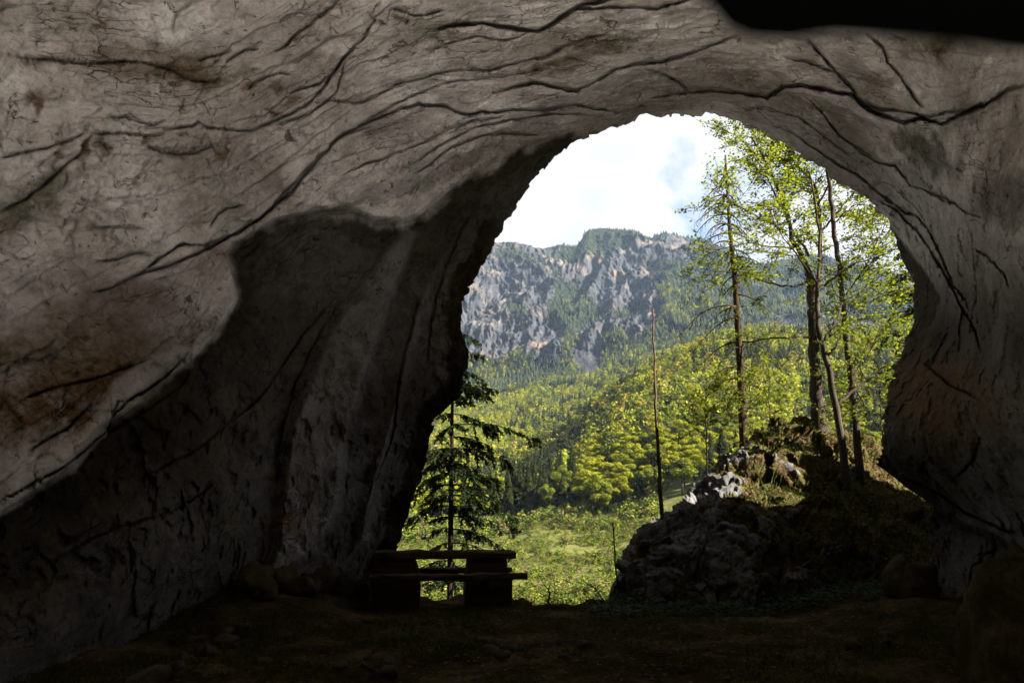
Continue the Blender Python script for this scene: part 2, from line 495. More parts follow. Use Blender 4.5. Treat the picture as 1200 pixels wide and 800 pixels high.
CTRL = [(600, 0, 6.2), (720, 60, 7.3), (830, 60, 7.4), (500, 60, 6.9), (480, 150, 8.4), (640, 140, 9.3), (1000, 100, 7.1), (1150, 80, 5.4), (1150, 300, 6.0),
        (1100, 200, 6.9), (1040, 160, 7.8), (1150, 430, 6.5), (1090, 500, 7.6), (1200, 500, 6.0), (1150, 560, 7.2), (1150, 650, 8.0), (1120, 700, 8.6), (1250, 640, 6.4),
        (0, 0, 5.4), (150, 0, 5.9), (300, 0, 6.0), (0, 120, 6.0), (0, 250, 6.5), (0, 400, 6.1), (0, 540, 5.6), (-80, 480, 5.4), (150, 150, 6.8), (300, 100, 7.2), (120, 280, 7.3), (290, 255, 8.5),
        (200, 380, 7.6), (120, 480, 6.7), (350, 320, 9.1), (420, 300, 9.6), (400, 420, 9.9), (300, 500, 8.7), (330, 620, 9.6), (200, 600, 7.2), (100, 700, 6.0), (0, 790, 5.4), (200, 740, 7.8), (320, 700, 9.6),
        (480, 330, 10.2), (450, 500, 10.7), (420, 620, 11.0), (530, 240, 10.0), (540, 300, 10.6), (40, 640, 5.9), (0, 700, 5.4), (-100, 800, 4.2)]
BACK = [(-5, 2, 0.5), (-5, -2, 1), (-4.6, -6, 1), (-5, 2, -1.3), (-1, 2, 5.5), (0, 0, 5.4), (0, -3, 5), (1, -6, 4.4), (4.6, 3, 1), (4.8, 0, 1), (4.6, -5, 1), (4.7, 3, -1.3),
        (-3.6, 1, 4.4), (3.6, 2, 4.2), (-3.6, -4, 4.3), (3.6, -4, 4.0), (-4.9, -2, -1.3), (4.8, -2, -1.3)]

LINES = [  # traced bedding cracks: half width, depth in metres, points
    (2.6, .16, [(95, 345), (130, 338), (160, 322), (200, 312), (240, 292), (285, 270), (305, 255), (340, 228), (365, 195), (395, 162), (430, 143), (470, 127), (490, 123), (520, 124), (535, 131), (550, 134), (565, 131), (600, 128), (640, 128), (675, 122), (720, 132), (750, 136)]),
    (1.7, .09, [(160, 325), (185, 305), (215, 285), (240, 288), (270, 275)]), (1.5, .07, [(265, 280), (290, 268), (318, 245), (345, 215), (372, 183), (402, 158), (440, 148)]),
    (2.0, .10, [(290, 155), (330, 140), (355, 128), (375, 110), (385, 95), (392, 84), (400, 73), (412, 56)]), (1.7, .08, [(340, 108), (375, 100), (395, 80), (410, 60), (425, 45), (440, 25), (432, 15)]),
    (1.9, .09, [(410, 122), (440, 115), (465, 98), (490, 95), (510, 87), (540, 82), (575, 82), (600, 75), (640, 68), (665, 52), (690, 44), (725, 36)]),
    (3.6, .24, [(505, 35), (535, 28), (565, 26), (585, 30), (600, 33), (630, 38), (650, 26), (668, 13), (690, 4), (720, 0), (740, -6)]), (2.4, .15, [(650, 25), (680, 11), (708, 10), (740, 8), (770, 10), (790, 4), (815, -3)]),
    (2.4, .14, [(560, 112), (600, 102), (625, 97), (650, 103), (675, 108), (700, 95), (720, 82), (740, 77), (770, 74), (800, 66), (830, 54), (868, 40)]),
    (1.5, .06, [(755, 82), (780, 88), (800, 100), (815, 109)]), (1.6, .07, [(760, 115), (785, 110), (810, 108), (835, 106)]),
    (3.6, .26, [(800, 108), (835, 108), (870, 110), (900, 115), (918, 103), (940, 99), (965, 103), (1000, 110), (1010, 122), (1025, 132), (1050, 140), (1060, 144), (1080, 138), (1105, 146), (1122, 137), (1140, 128), (1160, 118), (1180, 106), (1215, 101)]),
    (2.2, .14, [(1000, 112), (1030, 128), (1060, 130), (1085, 137), (1110, 132), (1135, 129)]),
    (2.0, .11, [(945, 47), (960, 62), (980, 85), (1000, 103), (1010, 118)]), (1.7, .09, [(920, 68), (945, 72), (965, 80), (985, 87)]), (1.8, .1, [(1015, 38), (1035, 58), (1040, 75), (1055, 90), (1070, 115), (1085, 130)]),
    (1.5, .07, [(400, 208), (430, 192), (460, 182), (500, 165), (530, 150), (560, 140), (600, 133)]), (1.6, .07, [(480, 205), (505, 192), (530, 172), (560, 160), (590, 156), (640, 158)]),
    (1.6, .08, [(470, 200), (500, 180), (520, 168), (560, 148), (600, 140), (650, 132), (700, 136)]), (1.4, .06, [(370, 118), (420, 120), (450, 108), (480, 97)]), (1.4, .06, [(345, 86), (330, 85), (318, 88), (300, 95), (290, 105)]),
    (1.6, .08, [(320, 150), (350, 140), (372, 128), (395, 110), (400, 90), (405, 70)]), (1.3, .05, [(420, 145), (470, 118), (530, 96), (590, 88), (650, 80)]), (1.4, .06, [(500, 60), (540, 45), (560, 42), (590, 48), (620, 40)]),
    (2.0, .12, [(900, 150), (915, 148), (932, 156), (950, 170), (965, 181), (985, 195), (1010, 208), (1030, 225), (1060, 248), (1078, 256), (1092, 275), (1105, 305), (1118, 335), (1132, 350), (1142, 376)]),
    (1.6, .08, [(940, 108), (962, 130), (980, 155), (1000, 170), (1025, 188), (1050, 193), (1066, 216), (1082, 222), (1110, 232), (1135, 250), (1162, 256)]), (1.4, .06, [(1080, 222), (1110, 236), (1130, 240)]),
    (1.5, .07, [(1140, 290), (1158, 300), (1175, 318), (1185, 340)]), (1.7, .1, [(1020, 230), (1050, 245), (1075, 270), (1095, 300), (1120, 345), (1140, 380), (1150, 420)]), (1.4, .06, [(870, 130), (900, 128), (940, 140), (970, 162), (1000, 185)]),
    (1.6, .08, [(222, 405), (215, 420), (190, 445), (150, 470), (135, 485), (125, 505), (70, 550), (30, 570), (-10, 592)]), (1.4, .06, [(190, 447), (155, 468), (140, 470), (130, 490)]),
    (1.8, .08, [(-5, 60), (25, 67), (55, 70), (90, 75), (130, 72), (165, 72), (200, 82), (225, 95), (250, 97), (262, 90)]), (1.3, .05, [(230, 72), (255, 65), (272, 59)]), (1.4, .06, [(265, 74), (285, 60), (305, 56)]),
    (1.5, .06, [(-5, 186), (40, 175), (75, 168), (95, 160), (105, 155)]), (1.5, .06, [(105, 157), (130, 158), (150, 156), (172, 159), (195, 158)]), (1.3, .05, [(125, 138), (150, 137), (175, 147), (195, 141)]),
    (1.8, .08, [(190, 152), (225, 149), (232, 144), (245, 151), (270, 152), (300, 152)]), (1.5, .06, [(165, 168), (185, 178), (210, 182), (230, 180), (250, 172), (258, 185)]),
    (1.8, .08, [(318, 63), (335, 55), (348, 40), (365, 28), (385, 12), (402, -3)]), (1.5, .06, [(455, 11), (475, 15), (485, 19), (505, 16), (520, 10)]),
    (2.0, .07, [(108, 158), (92, 182), (60, 210), (30, 235), (-5, 252)]), (1.4, .05, [(100, 266), (140, 266), (175, 268)]), (1.3, .05, [(110, 308), (140, 304), (155, 297), (180, 297)]),
    (1.5, .06, [(245, 268), (255, 250), (265, 243), (290, 240)]), (1.5, .08, [(150, 570), (190, 548), (240, 520), (300, 470), (350, 400), (400, 340)]), (1.5, .08, [(60, 660), (130, 620), (200, 600), (260, 560)]),
    (1.8, .10, [(500, 330), (485, 370), (470, 430), (462, 500), (440, 560)]), (1.6, .08, [(400, 345), (372, 400), (345, 450), (330, 505), (318, 560)]), (2.0, .12, [(560, 240), (540, 270), (520, 320), (505, 380), (500, 440)]),
    (2.0, .12, [(1060, 560), (1095, 575), (1130, 600), (1165, 615), (1200, 632)]), (1.5, .07, [(1120, 560), (1140, 540), (1150, 510)]), (1.4, .06, [(1080, 420), (1110, 450), (1150, 470)]),
    (1.5, .06, [(20, 470), (60, 455), (120, 440), (180, 420)]), (1.4, .06, [(30, 530), (80, 500), (110, 470)]), (1.5, .07, [(100, 520), (160, 490), (215, 450)]),
]
LEDGE = [(-120, 680), (-60, 640), (0, 597), (40, 572), (80, 546), (120, 507), (118, 498), (130, 488), (165, 470), (175, 456), (200, 437), (220, 425), (234, 411), (245, 397), (262, 372), (276, 350),
         (272, 325), (262, 300), (272, 283), (295, 270), (320, 255), (350, 247), (380, 240), (420, 240), (440, 252), (470, 253), (490, 247), (510, 232), (530, 215), (550, 200), (570, 187),
         (600, 172), (630, 159), (660, 151), (690, 146), (720, 138), (745, 133)]
WALL = np.array(LEDGE + [(800, 300), (620, 600), (500, 950), (-120, 950)], float)
RIB = np.array([(470, 258), (500, 262), (482, 310), (458, 370), (432, 450), (412, 520), (402, 600), (372, 655), (335, 680), (300, 685), (318, 640), (325, 560), (335, 500), (362, 430), (400, 350), (440, 300)], float)
RIB2 = np.array([(535, 280), (515, 330), (495, 400), (480, 470), (450, 560), (440, 640), (400, 660), (425, 560), (450, 470), (470, 390), (500, 310)], float)
STRIP = np.array([(0, 598), (80, 547), (120, 507), (165, 471), (200, 437), (245, 397), (276, 350), (272, 325), (255, 345), (235, 375), (220, 400), (170, 412), (130, 445), (105, 490), (60, 530), (0, 560)], float)
RNOTCH = np.array([(1030, 245), (1060, 275), (1080, 300), (1096, 320), (1110, 348), (1100, 385), (1075, 402), (1030, 380)], float)
RUNDER = np.array([(1000, 540), (1030, 546), (1060, 567), (1095, 592), (1130, 610), (1165, 624), (1200, 640), (1300, 680), (1300, 950), (900, 950), (950, 600)], float)
STAINS = [  # x, y, radii, tilt, channel (1 green, 2 ochre, 0 dark), strength
    (40, 225, 75, 24, -32, 1, .85), (5, 270, 35, 18, -20, 2, .6), (20, 20, 130, 22, 8, 1, .35), (660, 72, 38, 14, -25, 1, .8), (722, 52, 38, 18, -8, 1, .75), (655, 62, 70, 26, -15, 2, .4),
    (1105, 52, 34, 22, -10, 1, .8), (1105, 60, 50, 30, 0, 2, .35), (490, 50, 60, 22, -25, 1, .5), (520, 40, 90, 14, -22, 1, .35), (232, 92, 42, 13, 10, 2, .9), (225, 84, 60, 16, 10, 1, .6),
    (150, 72, 150, 20, 3, 2, .65), (118, 27, 15, 6, -25, 2, 1), (40, 116, 18, 12, 20, 2, .95), (48, 125, 8, 14, 10, 2, .9), (342, 118, 11, 8, -40, 2, 1), (322, 132, 8, 6, -30, 2, 1), (330, 103, 10, 5, 0, 2, .9),
    (474, 18, 8, 6, 20, 2, 1), (450, 26, 7, 4, 10, 2, .9), (120, 172, 12, 7, -35, 2, .9), (100, 175, 26, 5, -45, 2, .9), (68, 178, 9, 4, 10, 2, .9), (253, 178, 8, 7, 0, 2, .9), (175, 160, 12, 5, 0, 2, .8),
    (215, 158, 8, 4, 0, 2, .8), (230, 163, 9, 3, 10, 2, .8), (188, 175, 18, 5, 15, 2, .8), (110, 148, 8, 8, 0, 1, .8), (285, 82, 24, 8, -15, 1, .8), (290, 105, 12, 5, 0, 2, .8), (345, 42, 10, 4, -40, 2, .8),
    (385, 70, 14, 8, -40, 2, .6), (350, 95, 30, 12, -20, 0, .35), (70, 470, 135, 56, -18, 2, 1.0), (60, 400, 120, 30, -10, 2, .7), (150, 420, 70, 26, -12, 1, .75), (30, 420, 80, 20, -5, 1, .5), (120, 360, 110, 26, -8, 2, .5), (110, 400, 190, 80, -18, 0, .42), (60, 330, 70, 14, 0, 0, .3),
    (250, 310, 26, 30, 0, 2, .4), (1030, 110, 34, 16, 60, 2, .6), (1000, 90, 40, 26, 60, 0, .5), (1085, 180, 48, 22, 35, 0, .75), (1070, 165, 40, 16, 30, 1, .6), (1150, 130, 60, 12, -25, 2, .4), (1180, 240, 50, 40, 50, 0, .7),
    (945, 120, 40, 10, 5, 1, .5), (870, 85, 26, 8, -15, 1, .6), (990, 150, 45, 20, 45, 0, .5), (930, 130, 40, 10, 20, 0, .45), (1110, 470, 90, 60, 20, 2, .6), (1130, 390, 70, 50, 30, 0, .7), (1170, 520, 60, 60, 0, 0, .6),
    (470, 215, 110, 16, -22, 0, .45), (600, 152, 60, 10, -18, 0, .5), (560, 180, 50, 10, -32, 1, .5), (400, 244, 60, 6, -5, 1, .6), (460, 140, 90, 14, -22, 0, .25), (700, 110, 70, 12, -12, 0, .25), (340, 615, 22, 14, 0, 2, .8), (275, 610, 14, 10, 0, 2, .6)]


def make_cave():
    ax = ray(800, 450); rt = np.cross(ax, [0, 0, 1]); rt /= np.linalg.norm(rt); up = np.cross(rt, ax)

    def polar(d):
        th = np.degrees(np.arccos(np.clip(d @ ax, -1, 1))); ph = np.degrees(np.arctan2(d @ up, d @ rt))
        return th, np.where(ph < -90, ph + 360, ph)
    rim = np.array(RIM, float)
    rth, rph = polar(ray(rim[:, 0], rim[:, 1]))
    o = np.argsort(rph); rph_s, rth_s = rph[o], rth[o]
    P = np.vstack([at(rim[:, 0], rim[:, 1], rim[:, 2]), at(*np.array(CTRL, float).T), EYE + np.array(BACK, float)]) - EYE
    r = np.linalg.norm(P, axis=1); D0 = P / r[:, None]
    fr = RBF(D0, np.log(r), 0.12, 0.004)
    NP, NF, NB = 2000, 600, 40
    ph = np.linspace(-80, 262, NP)
    th0 = np.interp(ph, rph_s, rth_s)
    th0 = th0 + 0.26 * fbm(np.stack([ph * 0.22, ph * 0 + 3.3, ph * 0], 1), 3, 5, 0.55) + .12 * (facets(np.stack([ph * .6, 0 * ph, 0 * ph], 1), 3, 1.2)[0])
    tmax = np.interp(ph, [-80, 0, 60, 110, 150, 200, 262], [90, 90, 98, 97, 84, 82, 90]) + 3 * fbm(np.stack([ph * .05, 0 * ph, 0 * ph], 1), 3, 7)
    s = np.linspace(0, 1, NF)
    T = th0[:, None] + (60 - th0)[:, None] * s[None] ** 1.1
    sb = np.linspace(0, 1, NB + 1)[1:]
    T = np.hstack([T, 60 + (tmax - 60)[:, None] * sb[None]])
    tr, pr = np.radians(T), np.radians(ph)[:, None]
    D = (np.cos(tr)[..., None] * ax + np.sin(tr)[..., None] * (np.cos(pr)[..., None] * rt + np.sin(pr)[..., None] * up)).reshape(-1, 3)
    rad = np.exp(fr(D))
    B = EYE + D * rad[:, None]
    px, py = project(B)
    wx = 4.0 * fbm(B * 1.1, 3, 21); wy = 4.0 * fbm(B * 1.1, 3, 37)
    jx = 1.6 * fbm(B * 6, 3, 51); jy = 1.6 * fbm(B * 6, 3, 67)
    qx, qy = px + 0.5 * wx + jx, py + 0.5 * wy + jy
    front = px < 1e5
    # bedding level field
    sp, sv = [], []
    for lv, pts in ((0.0, [(r_[0], r_[1]) for r_ in RIM[3:44:3]]), (1.0, LEDGE[12::2]), (2.0, LINES[0][2][::2]), (2.0, LINES[11][2][::2]), (2.7, LINES[8][2][::2]), (2.9, LINES[5][2][::2]),
                    (3.5, LINES[6][2][::2]), (4.6, [(0, 60), (90, 75), (225, 92), (330, 50), (400, 0)]), (3.6, [(0, 190), (105, 155), (300, 150), (385, 95)]), (2.6, [(0, 340), (100, 300), (250, 240)]),
                    (0.5, LINES[24][2][::2]), (1.0, [(1200, 300), (1140, 230), (1050, 193)]), (0.9, LEDGE[1:12:2]), (-0.5, [(480, 330), (400, 480), (330, 640)]), (0.2, [(400, 345), (345, 450), (250, 600)]),
                    (0.6, [(260, 400), (120, 600), (0, 700)]), (0.0, [(1060, 420), (1060, 480)]), (0.8, [(1200, 420), (1150, 500), (1090, 540)]), (3.0, [(1060, 60), (1200, 60)])):
        for q in pts: sp.append(q); sv.append(lv)
    fs = RBF(np.array(sp, float) / 400, np.array(sv), 0.05, 0.08)
    cpx, cpy = np.clip(px, -300, 1500), np.clip(py, -300, 1000)
    S = fs(np.stack([cpx, cpy], 1) / 400)
    disp = np.zeros(len(D))                       # metres, outwards positive
    wsoft = np.interp(px, [250, 300, 380, 520], [7, 9, 14, 12])
    wall = np.where(front, poly_mask(px + jx, py + jy, WALL, wsoft), 0)
    disp += wall * rad * np.interp(px, [0, 250, 450, 620, 745], [.045, .065, .05, .03, .012])
    rib = poly_mask(qx, qy, RIB, 14); rib2 = poly_mask(qx, qy, RIB2, 18)
    disp -= rib * 0.35 + rib2 * 0.2
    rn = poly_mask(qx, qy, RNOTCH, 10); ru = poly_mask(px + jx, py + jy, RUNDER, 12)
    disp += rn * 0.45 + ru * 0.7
    disp -= poly_mask(qx, qy, STRIP, 12) * 0.10
    for w, dep, pts in LINES:
        pts = np.array(pts, float)
        m = (qx > pts[:, 0].min() - 45) & (qx < pts[:, 0].max() + 45) & (qy > pts[:, 1].min() - 45) & (qy < pts[:, 1].max() + 45)
        ix = np.nonzero(m)[0]
        d, t, side = seg_dist(qx[ix], qy[ix], pts)
        taper = np.clip(np.minimum(t, 1 - t) * 7, 0, 1)
        taper = taper * (0.75 + 0.5 * perlin(np.stack([t * 13, t * 0 + w, t * 0 + dep * 31], 1), 3))
        wl = w * 0.62 * (0.35 + 0.65 * taper)
        dep = dep * np.where(wall[ix] > .3, .15, 1.0)
        cut = np.clip(1 - d / (wl + 0.6), 0, 1) ** 0.4 * (dep * 3.2 + .12) * taper
        lip = np.where(side > 0, np.exp(-d / (w * 3.5)), 0) * dep * 0.7 * taper          # the lower bed stands back
        rise = np.where(side < 0, np.exp(-d / (w * 3)), 0) * dep * 0.2 * taper
        disp[ix] += cut + lip - rise
    # finer beds following the same field
    wrp = 0.5 * fbm(B * 1.3, 3, 9)
    c3 = np.stack([S * 4 + wrp, B[:, 0] * 0.5, (B[:, 1] + B[:, 2]) * 0.4], 1)
    n1 = perlin(c3, 101); n2 = perlin(c3 * np.array([2.2, 1.6, 1.6]), 102)
    pat = sstep(-0.2, 0.25, fbm(B * 0.6, 3, 77)); pat2 = sstep(-0.1, 0.3, fbm(B * 0.8, 3, 79))
    amp = np.where(front, 1.0, 0.4) * (1 - 0.5 * wall) * (1 - 0.92 * sstep(1000, 1090, px) * sstep(230, 330, py))
    disp += amp * (0.045 * np.clip(1 - np.abs(n1) / .04, 0, 1) * pat * sstep(0, .3, fbm(B * .9, 2, 91)))
    disp += amp * 0.055 * ((S * 1.7 + 0.5 * n1 + .3 * wrp) % 1.0)
    fa, ja = facets(np.stack([S * 2.4 + wrp, B[:, 0] * 1.1 + wrp, (B[:, 1] + B[:, 2]) * 0.9], 1), 5)
    fb, jb = facets(np.stack([S * 7 + wrp, B[:, 0] * 3.2, (B[:, 1] + B[:, 2]) * 2.6], 1) + .3 * fbm(B * 3, 2, 13)[:, None], 6)
    fc, jc = facets(B * 7.5 + .4 * fbm(B * 5, 2, 14)[:, None], 8)
    disp += 0.07 * fa + 0.034 * fb * sstep(-.25, .15, fbm(B * .9, 3, 81)) + 0.022 * fc * sstep(-.2, .2, fbm(B * 1.1, 3, 83))
    disp += amp * (1 - wall) * 0.05 * np.clip(1 - ja / .05, 0, 1) * sstep(-.05, .3, fbm(B * .7, 3, 85)) + amp * (1 - wall) * 0.02 * np.clip(1 - jb / .07, 0, 1) * sstep(0, .3, fbm(B * 1.2, 3, 87))
    disp += 0.14 * fbm(B * 0.55, 3, 201) + 0.06 * fbm(B * 1.7, 3, 205, 0.55) + 0.02 * fbm(B * 6, 5, 211, 0.65)
    pit = fbm(B * 3.2, 3, 221); disp += 0.05 * sstep(.28, .45, pit)
    Pv = EYE + D * (rad + disp)[:, None]
    # rock stains, plus some light and shade put into the same channels
    st = np.zeros((len(D), 3))
    wxs, wys = 14 * fbm(B * 2.5, 5, 301, .6), 14 * fbm(B * 2.5, 5, 331, .6)
    for (x, y, a, b, tilt, ch, k) in STAINS:
        f_ = min(1.0, b / 12 + .25)
        dx, dy = px + wxs * f_ - x, py + wys * f_ - y
        c_, s_ = math.cos(R(tilt)), math.sin(R(tilt))
        e = np.sqrt(((dx * c_ + dy * s_) / a) ** 2 + ((-dx * s_ + dy * c_) / b) ** 2)
        st[:, ch] = np.maximum(st[:, ch], k * (1 - sstep(0.45, 1.2, e)) * (.85 if ch == 0 else 1))
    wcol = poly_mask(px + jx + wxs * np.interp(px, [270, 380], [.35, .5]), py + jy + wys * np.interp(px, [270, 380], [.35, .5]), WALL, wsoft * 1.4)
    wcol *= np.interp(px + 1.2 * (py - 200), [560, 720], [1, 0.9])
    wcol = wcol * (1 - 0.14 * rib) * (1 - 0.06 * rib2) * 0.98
    wcol = wcol * (1 - .12 * np.exp(-((px - 360) / 90) ** 2 - ((py - 330) / 90) ** 2) - .05 * np.exp(-((px - 250) / 70) ** 2 - ((py - 470) / 60) ** 2))  # missing light in the recess put in as a paler tone
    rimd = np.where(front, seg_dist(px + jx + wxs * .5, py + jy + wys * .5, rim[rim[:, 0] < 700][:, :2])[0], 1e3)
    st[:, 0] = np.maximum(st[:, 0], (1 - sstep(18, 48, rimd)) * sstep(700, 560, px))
    st[:, 0] = np.maximum(st[:, 0], np.where(front, .42 * (1 - sstep(25, 95, seg_dist(px + jx + 1.6 * wxs, py + jy + 1.6 * wys, rim[:, :2])[0])), 0))  # steeper light falloff near the arch put in as a darker band
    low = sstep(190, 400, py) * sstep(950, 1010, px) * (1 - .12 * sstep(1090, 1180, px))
    st[:, 0] = np.maximum.reduce([st[:, 0], wcol, rn * 0.95, ru * 0.9, np.where(front, low * .94, 0)])  # shade in the right-hand recesses put in as dark tone
    st[:, 1] *= 1 - poly_mask(qx, qy, STRIP, 10); st[:, 2] *= 1 - poly_mask(qx, qy, STRIP, 10)
    NT_ = NF + NB
    Pv = Pv.reshape(NP, NT_, 3); S2 = S.reshape(NP, NT_); st = st.reshape(NP, NT_, 3)
    # the cliff outside: the skin turns over the rim and runs out over the rock face
    axis_pt = EYE + ax * 9.6
    base = Pv[:, 0]
    outd = base - axis_pt; outd -= (outd @ ax)[:, None] * ax; outd /= np.linalg.norm(outd, axis=1, keepdims=True)
    ext, ext_s = [], []
    for k, (ro, fw) in enumerate(((0.12, .16), (0.4, .35), (0.9, .55), (1.8, .7), (3.2, .8), (5.2, .7), (8, .5), (13, .5), (20, .5))):
        fwd_ = fw + 2.3 * sstep(.72, .93, outd[:, 0]) * sstep(.9, 4, ro) * (1 + .5 * fbm(np.stack([ph * .08, 0 * ph, 0 * ph], 1), 3, 411))  # unseen right buttress pushed forward to shade the boulder
        q = base + outd * ro + ax * fwd_[:, None]
        q = q + (0.12 + 0.05 * ro) * fbm(q * 0.8, 4, 401)[:, None] * np.array([0.4, 1, 0.4])
        if True:
            cap = 4.15 + 3.0 * fbm(q * np.array([.45, .1, 0]), 3, 421); wq = sstep(5.6, 7.2, q[:, 0]) * (q[:, 2] > cap)  # buttress top lowered to let sun onto the boulder
            q[:, 2] = q[:, 2] * (1 - wq) + (cap + .04 * (q[:, 2] - cap)) * wq
        ext.append(q)
    ext = np.stack(ext[::-1], 1)
    ne = ext.shape[1]
    V = np.concatenate([ext, Pv], 1)
    S2 = np.concatenate([np.repeat(S2[:, :1], ne, 1), S2], 1)
    st = np.concatenate([np.repeat(st[:, :1] * 0.5, ne, 1), st], 1)
    ob = build('cave', V.reshape(-1, 3), grid_faces(NP, NT_ + ne), M['cave'], None, True, {'stain_shade': st.reshape(-1, 3), 'strata': S2.ravel()})
    tag(ob, 'grey limestone cave wall and roof with cracked bedding arching around the opening', 'cave', kind='structure')
    kk = np.arange(125, NT_, 15); ii = np.arange(0, NP, 15)  # outer shell added above the vault to block leaking sun
    O = Pv[np.ix_(ii, kk)] - EYE
    O = EYE + O * (1 + 1.6 / np.linalg.norm(O, axis=-1, keepdims=True)) + ax * .2
    O = O + 0.3 * fbm(O.reshape(-1, 3) * .4, 3, 451)[:, None].reshape(len(ii), len(kk), 1)
    tag(build('sun_shell', O.reshape(-1, 3), grid_faces(len(ii), len(kk)), M['cave'], None, True, {'stain_shade': np.zeros((O.size // 3, 3)), 'strata': np.zeros(O.size // 3)}), 'unseen outer rock shell added to keep sun out of the cave vault', 'sun_shell', kind='structure')
    return Pv


cave_pts = make_cave()


# ------------------------------------------------------------------ floor of the cave and the sill in front of it
def floor_h(x, y):
    p = np.stack([x, y, 0 * x], 1)
    z = 0.05 * fbm(p * 0.7, 3, 500) + 0.035 * fbm(p * 2.6, 4, 503, 0.6) + 0.014 * fbm(p * 11, 3, 507, 0.6)
    z = z + 0.34 * sstep(0.7, -1.2, x + 2.9 - 0.06 * y) * sstep(7, 9.5, y) + 0.25 * sstep(3.2, 5.0, x) * sstep(6, 9, y)
    edge = np.interp(x, [-6, -2.6, -.2, .15, .5, 1.7, 6], [13.2, 13.0, 12.4, 11.2, 10.5, 10.55, 11.5]) + 0.25 * fbm(p * 1.3, 3, 511)
    z = z - 0.11 * sstep(9, 12, y) * sstep(0.3, -.5, x)
    z = z + 0.05 * np.exp(-((y - edge) / 0.35) ** 2) * np.clip(1 + 2 * fbm(p * 1.9, 2, 513), 0, 2.5)
    over = np.maximum(y - edge, 0)
    z = z - np.minimum(over * 0.8, 9 + over * 0.08)
    back = np.maximum(1.6 - y, 0)
    return z - np.minimum(back * 2.2, 5.3)


gx, gy = np.concatenate([np.linspace(-30, -7, 24)[:-1], np.linspace(-7, 7, 330), np.linspace(7, 30, 24)[1:]]), np.concatenate([np.linspace(-5, 3.9, 70), np.linspace(4, 13.5, 330), np.linspace(13.6, 60, 60)])
X, Y = np.meshgrid(gx, gy, indexing='ij')
Z = floor_h(X.ravel(), Y.ravel())
ground = build('ground', np.stack([X.ravel(), Y.ravel(), Z], 1), grid_faces(len(gx), len(gy)), M['floor'])
tag(ground, 'dark brown earth floor of the cave running out to the sill', 'ground', kind='structure')

# added behind the camera, unseen: pale scree bouncing sun, dark slope hiding sky
sx, sy = np.linspace(-60, 60, 110), np.linspace(-22, .6, 60)
X, Y = np.meshgrid(sx, sy, indexing='ij')
Z = -5.0 + 0.2 * fbm(np.stack([X.ravel() * .3, Y.ravel() * .3, 0 * X.ravel()], 1), 4, 601) + np.maximum(-30 - Y.ravel(), 0) * 0.1
tag(build('bounce_scree', np.stack([X.ravel(), Y.ravel(), Z], 1), grid_faces(110, 60), M['bounce_scree']), 'unseen pale scree slope behind the rear mouth of the cave', 'bounce_scree', kind='structure')
sx, sy = np.linspace(-110, 110, 80), np.linspace(-75, 6, 60)
X, Y = np.meshgrid(sx, sy, indexing='ij')
Z = -5.7 + np.maximum(-19 - Y.ravel(), 0) * 1.0 + np.maximum(-22 - X.ravel(), 0) * 1.1 + np.maximum(X.ravel() - 26, 0) * 0.5 + 1.2 * fbm(np.stack([X.ravel() * .05, Y.ravel() * .05, 0 * X.ravel()], 1), 4, 611)
tag(build('slope', np.stack([X.ravel(), Y.ravel(), Z], 1), grid_faces(80, 60), M['sky_block']), 'unseen dark slope added to block sky beyond the scree behind the cave', 'slope', kind='structure')

# ------------------------------------------------------------------ valley, wooded hill and mountain: one height function, four sheets
COLS = {
    470: [(12, 790), (40, 760), (70, 742), (105, 716), (140, 690), (190, 655), (250, 628), (300, 612), (400, 592), (600, 556), (900, 505), (1200, 472), (1500, 450)],
    600: [(12, 790), (40, 760), (70, 742), (105, 716), (140, 690), (190, 652), (250, 618), (300, 602), (400, 580), (600, 548), (900, 500), (1200, 470), (1500, 448)],
    655: [(12, 790), (40, 760), (70, 742), (105, 716), (140, 690), (190, 650), (240, 615), (290, 592), (350, 572), (450, 548), (600, 525), (900, 492), (1200, 462), (1500, 440)],
    700: [(12, 790), (40, 760), (70, 742), (105, 716), (140, 690), (190, 650), (240, 615), (280, 592), (350, 555), (450, 518), (600, 484), (750, 490), (1000, 475), (1200, 455), (1500, 428)],
    760: [(12, 790), (40, 760), (70, 742), (105, 716), (140, 688), (190, 645), (240, 605), (280, 575), (350, 530), (450, 485), (600, 440), (750, 450), (1000, 440), (1200, 430), (1500, 412)],
    830: [(12, 790), (40, 760), (70, 742), (105, 716), (140, 686), (190, 640), (240, 598), (280, 565), (350, 515), (450, 465), (600, 415), (700, 402), (900, 415), (1200, 405), (1500, 395)],
    960: [(12, 790), (40, 760), (70, 742), (105, 716), (140, 686), (190, 640), (240, 600), (280, 570), (350, 525), (450, 472), (600, 425), (750, 400), (950, 405), (1200, 395), (1500, 385)],
    1110: [(12, 790), (40, 760), (70, 742), (105, 716), (140, 686), (190, 640), (240, 600), (280, 570), (350, 530), (450, 480), (600, 435), (750, 410), (950, 405), (1200, 395), (1500, 385)]}
RIDGE = [(400, 300), (500, 290), (540, 287), (560, 289), (590, 286), (612, 290), (640, 293), (660, 289), (678, 287), (686, 274), (700, 268), (722, 269), (745, 272), (762, 279), (780, 275), (806, 279), (838, 288),
         (862, 300), (890, 312), (915, 306), (950, 301), (980, 307), (1010, 312), (1045, 322), (1080, 332), (1200, 345)]
cazs, celev = [], []
RS = np.log(np.array([12, 40, 70, 105, 140, 190, 240, 280, 350, 450, 600, 750, 950, 1200, 1500.]))
for pxc, tab in COLS.items():
    t = np.array(tab, float); pys = np.interp(RS, np.log(t[:, 0]), t[:, 1])
    d = ray(np.full(len(pys), pxc), pys)
    cazs.append(np.arctan2(d[:, 0], d[:, 1])); celev.append(d[:, 2] / np.hypot(d[:, 0], d[:, 1]))
cazs, celev = np.array(cazs), np.array(celev)
